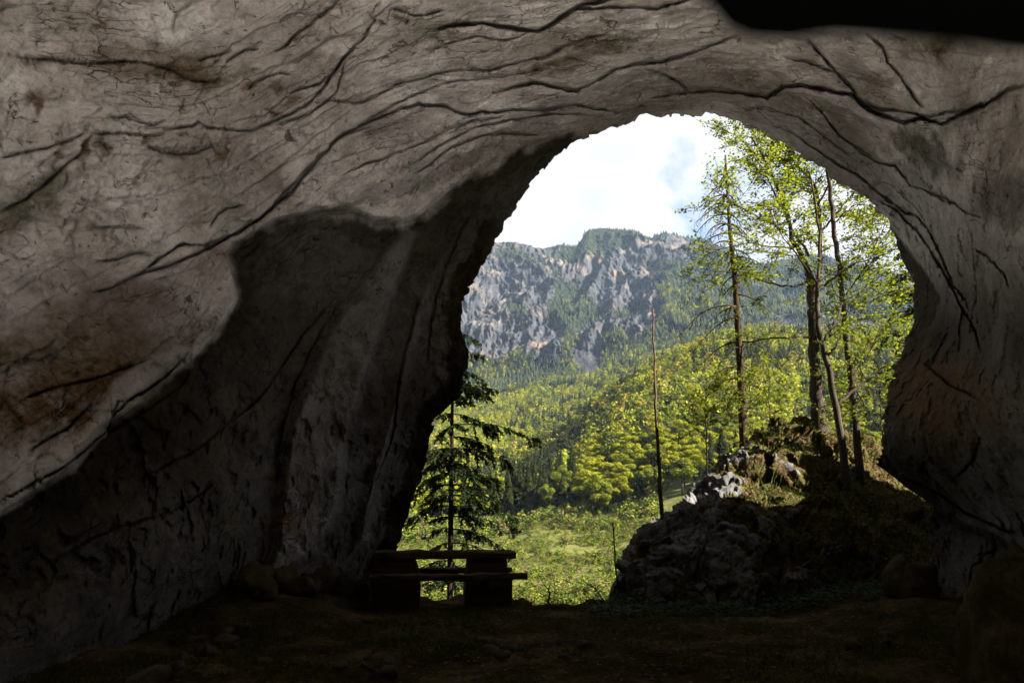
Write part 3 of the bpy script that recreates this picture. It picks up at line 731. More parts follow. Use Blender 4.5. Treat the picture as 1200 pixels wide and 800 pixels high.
rd = ray(*np.array(RIDGE, float).T)
r_az, r_el = np.arctan2(rd[:, 0], rd[:, 1]), rd[:, 2] / np.hypot(rd[:, 0], rd[:, 1])


def smooth_interp(x, xp, fp):
    """piecewise cubic (monotone enough) interpolation"""
    x = np.clip(x, xp[0], xp[-1])
    m = np.gradient(fp, xp)
    i = np.clip(np.searchsorted(xp, x) - 1, 0, len(xp) - 2)
    h = xp[i + 1] - xp[i]; t = (x - xp[i]) / h
    return (2 * t ** 3 - 3 * t ** 2 + 1) * fp[i] + (t ** 3 - 2 * t ** 2 + t) * h * m[i] + (-2 * t ** 3 + 3 * t ** 2) * fp[i + 1] + (t ** 3 - t ** 2) * h * m[i + 1]


def valley_h(az, r):
    """height of the country in front for arrays az, r"""
    lr = np.log(np.clip(r, 12, 1500))
    k = np.clip(np.searchsorted(RS, lr) - 1, 0, len(RS) - 2); tk = (lr - RS[k]) / (RS[k + 1] - RS[k])
    el = np.empty(len(az))
    E = np.array([smooth_interp(az, cazs[:, j], celev[:, j]) for j in range(len(RS))])
    ii = np.arange(len(az))
    el = E[k, ii] * (1 - tk) + E[k + 1, ii] * tk
    rel = smooth_interp(az, r_az, r_el)
    t = np.clip((r - 1500) / 1000, 0, 1)
    elm = E[-1] + (rel - E[-1]) * (0.75 * t + 0.25 * t * t)
    el = np.where(r > 1500, elm, el)
    z = EYE[2] + r * el
    over = np.maximum(r - 2500, 0)
    z = z - over * 0.5
    p = np.stack([r * np.sin(az), r * np.cos(az), 0 * r], 1)
    z = z + fbm(p * 0.02, 4, 701) * np.interp(r, [60, 150, 400, 1200], [0.2, 1.5, 4, 10]) * (r < 1500)
    return z


def sheet(name, r0, r1, nr, na, mat, az0=R(-34), az1=R(52), mtn=False):
    lr = np.exp(np.linspace(math.log(r0), math.log(r1), nr)); az = np.linspace(az0, az1, na)
    A, Rr = np.meshgrid(az, lr, indexing='ij'); A, Rr = A.ravel(), Rr.ravel()
    z = valley_h(A, Rr)
    P = np.stack([Rr * np.sin(A), Rr * np.cos(A), z], 1)
    at_ = None
    if mtn:
        t = np.clip((Rr - 1500) / 1000, 0, 1); env = np.sin(np.pi * np.clip(t, 0, 1)) ** 0.6
        envr = np.clip(sstep(0.02, 0.15, t), 0, 1) * np.where(t >= 1, 0.4, 1)
        q = np.stack([A * 2500 * .0075, Rr * .0026, 0 * A], 1) + .25 * fbm(P * .004, 3, 799)[:, None]
        big = .6 * fbm(q, 6, 801, 0.55, True) + .5 * fbm(P * np.array([.0045, .0045, .003]), 4, 803, 0.55, True)
        det = fbm(np.stack([A * 2500 * .026, Rr * .007, 0 * A], 1) + .4 * fbm(P * .012, 2, 798)[:, None], 5, 821, 0.6, True)
        P[:, 2] += env * np.where(t > .9, .3, 1) * (34 * (big - 0.4))
        hd = np.stack([np.sin(A), np.cos(A)], 1)
        P[:, :2] -= hd * (envr * np.where(t >= .97, .25, 1) * (34 * (big - 0.5) + 80 * fbm(np.stack([A * 2500 * .0028, Rr * .0012, 0 * A], 1), 3, 806) + 9 * (det - 0.5) + 3 * fbm(P * np.array([0.06, 0.06, 0.02]), 4, 841, 0.6, True)))[:, None]
        
        px, py = project(P)
        wx, wy = 10 * fbm(P * 0.008, 3, 861), 10 * fbm(P * 0.008, 3, 871)
        rk = 0.36 + 0.36 * fbm(np.stack([A * 2500 * .007, Rr * .003, 0 * A], 1), 5, 881, 0.55) + 0.16 * (big - 0.5)
        rk += 0.10 * sstep(700, 560, px) - .28 * sstep(.22, .0, t) - .16 * sstep(.5, .1, t) * sstep(660, 760, px)
        for (x, y, a, b, g) in ((700, 318, 13, 18, .55), (742, 318, 20, 22, .6), (722, 345, 14, 26, .55), (648, 420, 26, 24, .45), (688, 430, 16, 40, .4), (742, 395, 16, 20, .4), (562, 320, 20, 34, .4),
                                (548, 375, 12, 30, .4), (770, 345, 14, 16, .4), (760, 372, 40, 14, .3), (920, 385, 40, 14, .45), (1020, 395, 50, 20, .65), (755, 283, 16, 8, .35), (800, 292, 40, 10, .4), (850, 385, 26, 22, .35), (610, 390, 40, 40, .15), (705, 390, 18, 50, .3), (600, 455, 12, 8, .4),
                                (715, 280, 40, 8, -.4), (690, 300, 30, 10, -.35), (640, 360, 60, 16, -.15), (730, 370, 30, 10, -.3), (830, 325, 70, 30, -.6), (590, 435, 60, 12, -.4), (930, 335, 90, 26, -.6), (600, 300, 40, 8, -.1), (800, 360, 30, 12, -.2)):
            e = ((px + wx - x) / a) ** 2 + ((py + wy - y) / b) ** 2
            rk += g * np.exp(-e)
        at_ = {'rock': np.clip(rk, 0, 1)}
    o = build(name, P, grid_faces(na, nr, True), mat, None, True, at_)
    return o, P, at_


o, _, _ = sheet('meadow', 58, 262, 150, 200, M['meadow'])
tag(o, 'sunny yellow green meadow sloping up beyond the cave mouth', 'meadow', kind='structure')
o, _, _ = sheet('hill', 262, 1300, 150, 200, M['hill'])
tag(o, 'wooded hillside rising behind the meadow', 'hill', kind='structure')
o, MP, MA = sheet('mountain', 1300, 3000, 520, 900, M['mountain'], R(-14), R(48), True)
tag(o, 'grey limestone mountain with dark woods on its ledges', 'mountain', kind='structure')
mtn_rock = MA['rock']

# ------------------------------------------------------------------ the mossy boulder outside the arch
BT = [(722, 716), (732, 694), (737, 668), (746, 640), (760, 622), (785, 606), (805, 590), (830, 562), (850, 540), (868, 526), (890, 510), (915, 500), (940, 497), (965, 499), (1000, 512), (1040, 535), (1090, 565), (1140, 590), (1180, 620)]


def make_boulder():
    nu, nv = 420, 240
    u = np.linspace(738, 1180, nu); bt = np.array(BT, float)
    ptop = np.interp(u, bt[:, 0], bt[:, 1]) + 1.5 * fbm(np.stack([u * .05, u * 0, u * 0], 1), 4, 900)
    v = np.linspace(0, 1, nv)
    V = np.empty((nu, nv, 3))
    yb = np.interp(u, [722, 800, 1000, 1180], [10.35, 10.15, 10.2, 10.8])
    yt = np.interp(u, [722, 760, 830, 900, 960, 1180], [10.6, 11.6, 13.0, 14.0, 14.4, 14.2])
    kf = int(nv * .78)
    for k in range(nv):
        if k <= kf:
            t = k / kf
            py = 726 + (ptop - 726) * (1 - (1 - t) ** 1.15)
            yy = yb + (yt - yb) * t ** np.interp(u, [722, 800, 950, 1180], [2.2, 2.2, 1.5, 1.3])
            V[:, k] = at(u, py, yy)
        else:
            t = (k - kf) / (nv - 1 - kf); top = V[:, kf]
            V[:, k] = top + np.stack([0.35 * t * (u - 900) / 200, 0 * u + 4.5 * t, -(top[:, 2] + 3.5) * t ** 1.6], 1)
    P = V.reshape(-1, 3)
    N = np.cross(np.gradient(V, axis=0), np.gradient(V, axis=1)).reshape(-1, 3); N /= np.linalg.norm(N, axis=1, keepdims=True) + 1e-9
    if (N[:, 1].mean() > 0): N = -N
    rg = fbm(P * np.array([1.1, 1.1, 0.8]), 4, 911, 0.55, True)
    px = np.repeat(u, nv)
    w_ = .4 * fbm(P * 1.5, 2, 906)[:, None]
    f1, j1 = facets(P * np.array([1.5, 1.5, 1.1]) + w_, 31, .9); f2, j2 = facets(P * 4.2 + w_, 32, .9)
    d = 0.20 * f1 + 0.075 * f2 - 0.12 * np.clip(1 - j1 / .06, 0, 1) - .04 * np.clip(1 - j2 / .08, 0, 1) + 0.12 * fbm(P * 0.8, 3, 905) + 0.07 * (rg - .5) + 0.02 * fbm(P * 4.5, 4, 921, 0.6, True) + 0.02 * fbm(P * 14, 3, 925, 0.6)
    fl = np.tile(np.where(np.arange(nv) > kf, .5, 1.0), nu)
    P2 = P + N * (d * fl)[:, None]
    rock = 0.36 + 0.22 * (rg - .6) + .30 * f1 + .2 * f2 + 0.30 * fbm(P * 1.5, 4, 931) + 0.38 * np.exp(-((px - 770) / 45) ** 2) + 0.16 * np.exp(-((px - 850) / 35) ** 2) - 0.12 * sstep(880, 960, px)
    rock -= 0.3 * sstep(2.0, 3.2, P[:, 2]) * sstep(890, 930, px)
    ob = build('boulder', P2, grid_faces(nu, nv, True), M['boulder'], None, True, {'rock': np.clip(rock, 0, 1)})
    tag(ob, 'huge mossy limestone boulder outside the arch with beeches growing on top', 'boulder')
    return P2, N, u, nv, kf, rock


BP, BN, bu, bnv, bkf, brock = make_boulder()
BG = BP.reshape(len(bu), bnv, 3)


def boulder_pt(px, py):
    """point of the boulder's face nearest the given photo position"""
    qx, qy = project(BP)
    vis = np.tile(np.arange(bnv) <= bkf, len(bu))
    return BP[np.argmin((qx - px) ** 2 + (qy - py) ** 2 + (~vis) * 1e9)]


# ------------------------------------------------------------------ rock pieces
def rock_mesh(seed, n=26, size=(1, 1, 1), rough=0.35):
    a = np.linspace(0, 2 * math.pi, n, endpoint=False); b = np.linspace(0, math.pi, n // 2 + 1)
    A, Bb = np.meshgrid(a, b, indexing='ij')
    d = np.stack([np.sin(Bb) * np.cos(A), np.sin(Bb) * np.sin(A), np.cos(Bb)], -1).reshape(-1, 3)
    r = 1 + rough * fbm(d * 1.3 + seed * 7.1, 4, seed, 0.55, False)
    pl = rand_dirs(9)
    for q in pl: r = np.minimum(r, 0.86 / np.maximum(d @ q, 1e-3) * (0.85 + 0.2 * rng.random()))
    r *= 1 + 0.05 * fbm(d * 6, 3, seed + 5)
    v = d * r[:, None] * np.array(size)
    m = len(b); f = []
    for i in range(n):
        j = (i + 1) % n
        for k in range(m - 1): f.append((i * m + k, i * m + k + 1, j * m + k + 1, j * m + k))
    return v, f


v, f = rock_mesh(3, 60, (0.46, 0.6, 0.82), 0.5)
p = at(1185, 760, 5.3)
o = build('fallen_block', v, f, M['block']); o.location = (float(p[0]) + .3, float(p[1]) + .1, 0.22); o.rotation_euler = (0.1, 0.25, 0.5)
tag(o, 'big rounded rock lying on the floor at the lower right corner', 'rock')
v, f = rock_mesh(9, 50, (0.42, 0.4, 0.45), 0.4)
p = at(1072, 722, 9.4)
o = build('fallen_block', v, f, M['block']); o.location = (float(p[0]), float(p[1]), 0.3); o.rotation_euler = (0.2, 0.1, 1.5)
tag(o, 'squat dark rock between the mossy boulder and the right wall', 'rock')
hb = [(300, 688, 9.3, .34), (330, 672, 9.9, .30), (352, 690, 9.8, .26), (378, 678, 10.6, .32), (402, 688, 10.8, .26), (418, 668, 11.3, .28), (312, 700, 9.0, .18), (362, 662, 10.6, .22)]
for k, (x, y, yy, s) in enumerate(hb):
    v, f = rock_mesh(20 + k, 30, (s, s * .8, s * .75), 0.45)
    p = at(x, y, yy)
    o = build('rubble_rock', v, f, M['block']); o.location = (float(p[0]), float(p[1]), float(floor_h(np.array([p[0]]), np.array([p[1]]))[0]) + s * .35)
    o.rotation_euler = (rng.random(), rng.random() * .5, rng.random() * 6)
    tag(o, 'brown rock in the rubble heap at the left wall foot beside the table', 'rock', 'rocks heaped at the foot of the left wall')

# near spur of rock that comes down from the roof behind the camera
out = [(800, -60), (828, -20), (838, 6), (856, 26), (885, 38), (930, 40), (985, 32), (1030, 34), (1085, 38), (1130, 42), (1180, 50), (1240, 56), (1330, 50), (1420, 20)]
low = at(np.array([q[0] for q in out], float) - 6, np.array([q[1] for q in out], float) + 8, 0.17)
n = len(low); rows = [low + np.array([0, .22, .42]), low + np.array([0, .07, .11]), low, low + np.array([0, -.06, .04]), low + np.array([0, -.3, .25]), low + np.array([0, -.6, .9]), low + np.array([.2, -1.2, 2.2]), low + np.array([.5, -1.8, 4.6]),
                      low + np.array([.7, -1.2, 4.8]), low + np.array([.4, -.5, 2.2]), low + np.array([.1, .2, .9]), low + np.array([0, .22, .42])]
V = np.stack(rows, 0); V = V + 0.004 * fbm(V.reshape(-1, 3) * 9, 3, 77)[:, None].reshape(len(rows), n, 1)
V[-1] = V[0]
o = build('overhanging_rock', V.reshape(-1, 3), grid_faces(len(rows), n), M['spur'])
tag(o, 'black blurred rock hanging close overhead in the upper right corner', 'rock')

# loose stones on the floor
protos = [rock_mesh(60 + k, 18, (1, .8, .55), 0.4) for k in range(7)]
stone_me = [build('floor_stone', v, f, M['stone']) for v, f in protos]
spots = [(575, 762, .10), (590, 772, .08), (648, 752, .09), (685, 754, .11), (604, 758, .10), (420, 752, .07), (475, 745, .07), (505, 763, .06), (240, 762, .12), (205, 778, .10), (222, 770, .09), (265, 752, .12), (222, 752, .08),
         (235, 750, .08), (285, 740, .10), (262, 745, .09), (175, 795, .16), (350, 772, .08), (310, 770, .07), (455, 775, .09), (455, 790, .10), (540, 752, .06), (560, 745, .06), (620, 765, .07), (780, 742, .07), (820, 760, .08), (700, 735, .06), (660, 770, .06), (530, 780, .06), (400, 780, .07), (335, 745, .09), (380, 735, .08),
         (430, 725, .07), (500, 728, .06), (890, 770, .06), (940, 752, .08), (1000, 760, .09), (1040, 745, .10)]
for k in range(44): spots.append((rng.uniform(180, 1080), rng.uniform(726, 800), rng.uniform(.025, .055)))
for k, (x, y, s) in enumerate(spots):
    d = ray(x, y); t = -1.12 / d[2]; p = EYE + d * min(t, 11)
    src = stone_me[k % 7]
    o = src if k < 7 else src.copy()
    if k >= 7: C.objects.link(o)
    o.location = (float(p[0]), float(p[1]), float(floor_h(p[:1], p[1:2])[0]) + s * .2)
    o.scale = (s, s, s); o.rotation_euler = (rng.normal() * .2, rng.normal() * .2, rng.random() * 6)
    zone = 'below the left wall' if x < 330 else ('in front of the picnic table' if x < 620 else ('in front of the mossy boulder' if x > 735 else 'before the gap between table and boulder'))
    sz = 'fist sized pale stone' if s > .055 else 'small pebble like stone'
    tag(o, sz + ' lying on the dark floor ' + zone, 'stone', 'loose stones on the cave floor')

# ------------------------------------------------------------------ picnic table
def plank(mb, c, s, rz=0.0, bev=0.02, wob=0.008):
    """a rough sawn slab: box with chamfered long edges and a slightly wavy face"""
    L, W, H = s; n = 14; xs = np.linspace(-L / 2, L / 2, n)
    prof = np.array([(-W / 2 + bev, -H / 2), (W / 2 - bev, -H / 2), (W / 2, -H / 2 + bev), (W / 2, H / 2 - bev), (W / 2 - bev, H / 2), (-W / 2 + bev, H / 2), (-W / 2, H / 2 - bev), (-W / 2, -H / 2 + bev)])
    rows = []
    for i, x in enumerate(xs):
        pr = prof * (1 - (0.06 if i in (0, n - 1) else 0)) + rng.normal(size=prof.shape) * wob
        rows.append(np.column_stack([np.full(8, x), pr]))
    v = np.vstack(rows); cz, sz_ = math.cos(rz), math.sin(rz)
    v = np.column_stack([v[:, 0] * cz - v[:, 1] * sz_, v[:, 0] * sz_ + v[:, 1] * cz, v[:, 2]]) + np.array(c)
    f = []
    for i in range(n - 1):
        for j in range(8):
            k = (j + 1) % 8; f.append((i * 8 + j, i * 8 + k, (i + 1) * 8 + k, (i + 1) * 8 + j))
    f.append(tuple(range(7, -1, -1))); f.append(tuple((n - 1) * 8 + j for j in range(8)))
    mb.add(v, f)


TC = at(519, 706, 11.0); tz = -0.07
tb = empty('picnic_table', (float(TC[0]), 11.0, tz)); tb.rotation_euler = (0, 0, R(7))
tag(tb, 'massive dark wooden picnic table with built on benches beside the left rim', 'picnic table')
m = MB()
for k in range(3): plank(m, (0.02, -.27 + .27 * k, .775), (2.10 + .02 * k, .262, .11))
m.build('tabletop', M['wood'], tb, False)
for s in (-1, 1):
    m = MB(); plank(m, (0.04 - .02 * s, s * .74, .50), (2.22, .30, .085)); m.build('bench', M['wood'], tb, False)
for s in (-1, 1):
    m = MB(); x = -.70 if s < 0 else .66
    prof = [(-.36, 0), (.36, 0), (.36, .44), (.30, .58), (.27, .71), (-.30, .71), (-.33, .44)]
    v = []
    for yy in (-.34, -.30, .30, .34):
        k = .97 if abs(yy) > .32 else 1
        v += [(x + q[0] * k + rng.normal() * .008, yy, q[1]) for q in prof]
    n = len(prof); f = []
    for i in range(3):
        for j in range(n):
            kk = (j + 1) % n; f.append((i * n + j, i * n + kk, (i + 1) * n + kk, (i + 1) * n + j))
    f.append(tuple(range(n - 1, -1, -1))); f.append(tuple(3 * n + j for j in range(n)))
    m.add(v, f); m.build('pedestal', M['wood'], tb, False)
    m = MB()
    ang = rng.normal() * .01
    plank(m, (x, 0, .405), (1.80, .13, .10), math.pi / 2 + ang); m.build('bench_support', M['wood'], tb, False)


# ------------------------------------------------------------------ near trees
def spline(pts, n=10):
    pts = np.asarray(pts, float); t = np.linspace(0, len(pts) - 1, n)
    xp = np.arange(len(pts), dtype=float)
    if len(pts) < 3: return np.stack([np.interp(t, xp, pts[:, k]) for k in range(3)], 1)
    return np.stack([smooth_interp(t, xp, pts[:, k]) for k in range(3)], 1)


def wander(p, d, L, n=6, curl=0.25, lift=0.0):
    pts = [np.array(p, float)]; d = np.array(d, float) / np.linalg.norm(d)
    for _ in range(n):
        d = d + rng.normal(size=3) * curl + np.array([0, 0, lift]); d /= np.linalg.norm(d)
        pts.append(pts[-1] + d * L / n)
    return np.array(pts)


def limb(pts):
    return np.array([at(float(x), float(y), float(yy)) for x, y, yy in pts])


def beech(name, label, limbs, leafy, leaf_len, n_twigs, leaves_per, flatten=0.35):
    """limbs: list of (points, r0, r1); leafy: limbs carrying foliage with a weight"""
    base = limbs[0][0][0]
    root = empty(name, base)
    tag(root, label, 'tree')
    LC, LU, LW = [], [], []
    for i, (pts, r0, r1) in enumerate(limbs):
        sp = spline(pts, 26 if i == 0 else 16); sp[1:-1] += rng.normal(size=(len(sp) - 2, 3)) * 0.012
        rr = np.linspace(r0, r1, len(sp))
        if i == 0: rr[:3] *= np.array([1.55, 1.25, 1.08])
        br = MB(); br.tube(sp - base, rr, 10 if r0 > .05 else 6, 0.03)
        w = leafy[i]
        ln = np.linalg.norm(np.diff(sp, axis=0), axis=1).sum()
        for _ in range(int(n_twigs * w * ln)):
            t = rng.beta(1.6, 1.0); k = min(int(t * (len(sp) - 1)), len(sp) - 2); p = sp[k]
            d = sp[k + 1] - sp[k]; d /= np.linalg.norm(d) + 1e-9
            o_ = rand_dirs(1)[0]; o_[2] *= .35; o_ -= (o_ @ d) * d * .6
            L = rng.uniform(.5, 1.45) * (1.15 - .5 * t)
            tw = wander(p, d * .45 + o_ * 1.1 + np.array([0, 0, .12]), L, 6, .2, .01)
            br.tube(tw - base, np.linspace(max(.006, r1 * .8) if r1 < .02 else .014, .003, len(tw)), 4)
            subs = [tw]
            for _ in range(5):
                k2 = rng.integers(1, len(tw) - 1); dd = tw[k2 + 1] - tw[k2]; dd /= np.linalg.norm(dd)
                o2 = rand_dirs(1)[0]; o2[2] *= .25
                s2 = wander(tw[k2], dd + o2 * .9, rng.uniform(.2, .55), 4, .2)
                br.tube(s2 - base, np.linspace(.005, .002, len(s2)), 3); subs.append(s2)
            for s_ in subs:
                m_ = leaves_per if s_ is tw else int(leaves_per * .8)
                tt = rng.uniform(.25, 1.0, m_) * (len(s_) - 1); kk = np.minimum(tt.astype(int), len(s_) - 2)
                c = s_[kk] + (s_[kk + 1] - s_[kk]) * (tt - kk)[:, None] + rng.normal(size=(m_, 3)) * np.array([.05, .05, .03])
                u = rand_dirs(m_); u[:, 2] = u[:, 2] * flatten - .12; u /= np.linalg.norm(u, axis=1, keepdims=True)
                nn = rand_dirs(m_) * .55 + np.array([0, 0, 1.0]); w_ = np.cross(nn, u); w_ /= np.linalg.norm(w_, axis=1, keepdims=True)
                sz = rng.uniform(.7, 1.2, m_)[:, None] * leaf_len
                LC.append(c); LU.append(u * sz * .5); LW.append(w_ * sz * .32)
        br.build('trunk' if i == 0 else 'limb', M['beechbark'], root)
    if LC:
        v, f = quads(np.vstack(LC) - base, np.vstack(LU), np.vstack(LW), .12)
        build('leaves', v, f, M['beech'], root, False)
    return root


# thick beech standing on top of the boulder
p0 = boulder_pt(958, 503)
y0 = float(p0[1])
T1 = [([p0 - np.array([0, 0, .25])] + list(limb([(956, 450, y0), (953, 385, y0), (951, 345, y0), (948, 318, y0)])), .135, .075),
      (limb([(948, 320, y0), (938, 296, y0 - .3), (928, 278, y0 - .4), (922, 248, y0 - .7), (908, 214, y0 - .9), (898, 190, y0 - 1), (880, 160, y0 - 1.2)]), .06, .012),
      (limb([(952, 350, y0), (960, 325, y0 + .2), (961, 275, y0 + .3), (958, 232, y0 + .2), (948, 208, y0), (922, 182, y0 - .2), (900, 150, y0 - .3)]), .06, .012),
      (limb([(961, 275, y0 + .3), (980, 250, y0 + .5), (1003, 224, y0 + .8), (1020, 200, y0 + 1)]), .03, .01),
      (limb([(947, 330, y0), (930, 335, y0 - .4), (905, 332, y0 - .8), (870, 322, y0 - 1.2), (835, 318, y0 - 1.4)]), .03, .006),
      (limb([(951, 395, y0), (925, 395, y0 - .4), (895, 397, y0 - .8), (872, 404, y0 - 1), (850, 410, y0 - 1.1)]), .028, .006),
      (limb([(925, 260, y0 - .6), (905, 262, y0 - 1), (880, 250, y0 - 1.4), (855, 235, y0 - 1.8), (835, 222, y0 - 2)]), .025, .006),
      (limb([(948, 300, y0 - .2), (930, 270, y0), (912, 235, y0 + .3), (895, 200, y0 + .4), (870, 165, y0 + .5), (845, 150, y0 + .5)]), .03, .006),
      (limb([(958, 240, y0), (972, 215, y0 - .2), (975, 190, y0 - .4), (965, 165, y0 - .6)]), .025, .006),
      (limb([(935, 290, y0 - .2), (905, 290, y0 - .6), (880, 285, y0 - 1), (850, 290, y0 - 1.3), (825, 300, y0 - 1.5)]), .022, .006)]
beech('beech_tree', 'thick trunked beech in fresh leaf standing on top of the mossy boulder', T1, [0, 1.0, 1.0, 1.2, .35, .1, .5, .7, 1.1, .3], .072, 13, 13)
# leaning nearer stem that joins it by eye
p0 = boulder_pt(994, 580); y0 = float(p0[1])
T2 = [([p0 - np.array([0, 0, .2])] + list(limb([(985, 508, y0), (971, 432, y0), (960, 385, y0), (958, 340, y0 + .1), (960, 290, y0 + .2), (955, 240, y0 + .3), (948, 200, y0 + .3)])), .068, .012),
      (limb([(980, 476, y0), (1002, 456, y0 + .2), (1024, 440, y0 + .3), (1044, 421, y0 + .4), (1064, 405, y0 + .5)]), .03, .008),
      (limb([(968, 418, y0), (980, 404, y0 - .1), (982, 384, y0 - .1)]), .022, .008),
      (limb([(966, 335, y0 + .1), (989, 316, y0), (1016, 305, y0), (1050, 292, y0 + .1), (1068, 285, y0 + .1)]), .022, .006),
      (limb([(965, 400, y0), (982, 372, y0 + .2), (990, 346, y0 + .4), (1012, 318, y0 + .6), (1030, 280, y0 + .8), (1042, 255, y0 + .9)]), .022, .006),
      (limb([(1003, 456, y0 + .2), (1015, 480, y0 + .3), (1030, 500, y0 + .4)]), .012, .005),
      (limb([(957, 330, y0 + .1), (935, 300, y0 - .2), (915, 275, y0 - .4), (900, 240, y0 - .6)]), .018, .006)]
beech('beech_tree', 'slender dark beech stem leaning left in front of the thick beech', T2, [0, .5, .25, .6, 1.6, .5, .7], .072, 9, 12)
p0 = boulder_pt(1009, 566); y0 = float(p0[1])
T3 = [([p0 - np.array([0, 0, .2])] + list(limb([(1000, 466, y0), (992, 398, y0), (985, 330, y0), (979, 280, y0), (974, 235, y0), (968, 190, y0)])), .066, .036),
      (limb([(998, 440, y0), (1015, 420, y0 + .2), (1030, 390, y0 + .4), (1050, 370, y0 + .5)]), .015, .005),
      (limb([(990, 385, y0), (1005, 370, y0 + .2), (1022, 352, y0 + .4), (1045, 345, y0 + .5)]), .014, .005),
      (limb([(977, 262, y0), (995, 245, y0 - .2), (1015, 240, y0 - .3), (1035, 248, y0 - .3)]), .014, .005),
      (limb([(994, 410, y0), (1005, 425, y0 - .2), (1020, 455, y0 - .3), (1035, 475, y0 - .3)]), .012, .005)]
beech('beech_tree', 'straight slim trunk at the right edge of the mossy boulder with few leaves', T3, [0, .8, 1.2, 1.4, .7], .072, 9, 12)
# young bushes of leaves low behind the boulder's right shoulder
for (x, y, yy, lab) in ((905, 505, 15.5, 'leafy young beech sprouting behind the top of the mossy boulder'), (1035, 500, 15.8, 'bright green beech sapling between the slim trunk and the right wall'), (830, 520, 15.0, 'young beech at the left shoulder of the mossy boulder')):
    yy = float(yy)
    S_ = [(limb([(x, y + 60, yy), (x - 2, y, yy), (x - 4, y - 40, yy), (x - 3, y - 75, yy)]), .02, .006), (limb([(x - 2, y, yy), (x + 20, y - 20, yy), (x + 34, y - 44, yy)]), .01, .004), (limb([(x - 3, y - 10, yy), (x - 24, y - 26, yy), (x - 38, y - 48, yy)]), .01, .004)]
    beech('beech_sapling', lab, S_, [.8, 1.0, 1.0], .075, 6, 10)


def conifer(name, label, pts, r0, branches, needle, bark, nl=.10, dens=60, droop=.5, side=None, hang=.3):
    """trunk along pts; branches = list of (height fraction, length, azimuth) ; needle sprays hang from them"""
    sp = spline(pts, 30); base = sp[0]
    root = empty(name, base); tag(root, label, 'tree')
    t_ = MB(); t_.tube(sp - base, np.linspace(r0, r0 * .22, len(sp)), 9, .03); t_.build('trunk', bark, root)
    b = MB(); LC, LU, LW = [], [], []
    for (h, L, az, need) in branches:
        k = min(int(h * (len(sp) - 1)), len(sp) - 2); p = sp[k]
        d = np.array([math.cos(az), math.sin(az), .15])
        n = 8; q = [p]; dd = d.copy()
        for i in range(n):
            dd = dd + np.array([0, 0, -droop * .22 + (.10 if i > 4 else 0)]) + rng.normal(size=3) * .06; dd /= np.linalg.norm(dd); q.append(q[-1] + dd * L / n)
        q = np.array(q); b.tube(q - base, np.linspace(max(.008, r0 * .22), .004, n + 1), 5)
        for i in range(int(10 * L) + 3):
            tt = rng.uniform(.12, 1) * (n - 1e-3); kk = int(tt); c0 = q[kk] + (q[kk + 1] - q[kk]) * (tt - kk)
            fw = q[kk + 1] - q[kk]; fw /= np.linalg.norm(fw)
            sd = np.cross(fw, [0, 0, 1]) * (1 if rng.random() < .5 else -1)
            l2 = rng.uniform(.15, .5) * min(1, L) * (1.1 - .5 * tt / n)
            tw = wander(c0, fw * .6 + sd * rng.uniform(.3, 1) + np.array([0, 0, -hang - .5 * rng.random()]), l2, 4, .15, -.05)
            b.tube(tw - base, np.linspace(.004, .0015, 5), 3)
            m_ = int(dens * l2 * need)
            if m_ < 1: continue
            t2 = rng.uniform(0, 1, m_) * (4 - 1e-3); k2 = t2.astype(int); c = tw[k2] + (tw[k2 + 1] - tw[k2]) * (t2 - k2)[:, None]
            dirs = (tw[k2 + 1] - tw[k2]); dirs /= np.linalg.norm(dirs, axis=1, keepdims=True)
            u = dirs * .8 + rand_dirs(m_) * .7; u /= np.linalg.norm(u, axis=1, keepdims=True)
            w_ = np.cross(u, rand_dirs(m_)); w_ /= np.linalg.norm(w_, axis=1, keepdims=True) + 1e-9
            s_ = rng.uniform(.6, 1.2, m_)[:, None] * nl
            LC.append(c + u * s_ * .4); LU.append(u * s_ * .5); LW.append(w_ * s_ * .16)
    b.build('branches', bark, root)
    if LC:
        v, f = quads(np.vstack(LC) - base, np.vstack(LU), np.vstack(LW)); build('needles', v, f, needle, root, False)
    return root


# dark spruce at the left rim, behind the table
P0 = at(528, 718, 14.5); P0[2] = -1.6
br = []
for k in range(62):
    h = rng.uniform(.10, .76); br.append((h, rng.uniform(.5, 1.25) * (1.15 - .55 * h), rng.uniform(0, 6.28), 1.0))
br += [(.56, 1.9, -.1, 1.2), (.53, 1.5, .1, 1.1), (.60, 1.0, .3, 1), (.22, 1.3, -.2, 1), (.26, 1.4, .3, 1), (.2, 1.2, 2.9, 1), (.36, 1.5, -.2, 1), (.70, 1.0, -.2, 1.2), (.44, 1.5, .1, 1.1), (.40, 1.2, -.4, 1), (.5, 1.1, .2, 1), (.3, 1.3, .15, 1), (.33, 1.2, 3.0, 1), (.78, .8, .1, 1.1), (.86, .7, 0, 1.1), (.9, .75, -.4, 1)]
conifer('spruce_tree', 'dark drooping spruce behind the picnic table close to the left rim', [P0, at(528, 640, 14.5), at(529, 560, 14.5), at(530, 480, 14.5), at(531, 420, 14.5), at(532, 360, 14.5)], .065, br, M['needle'], M['darkbark'], .085, 190, .55)
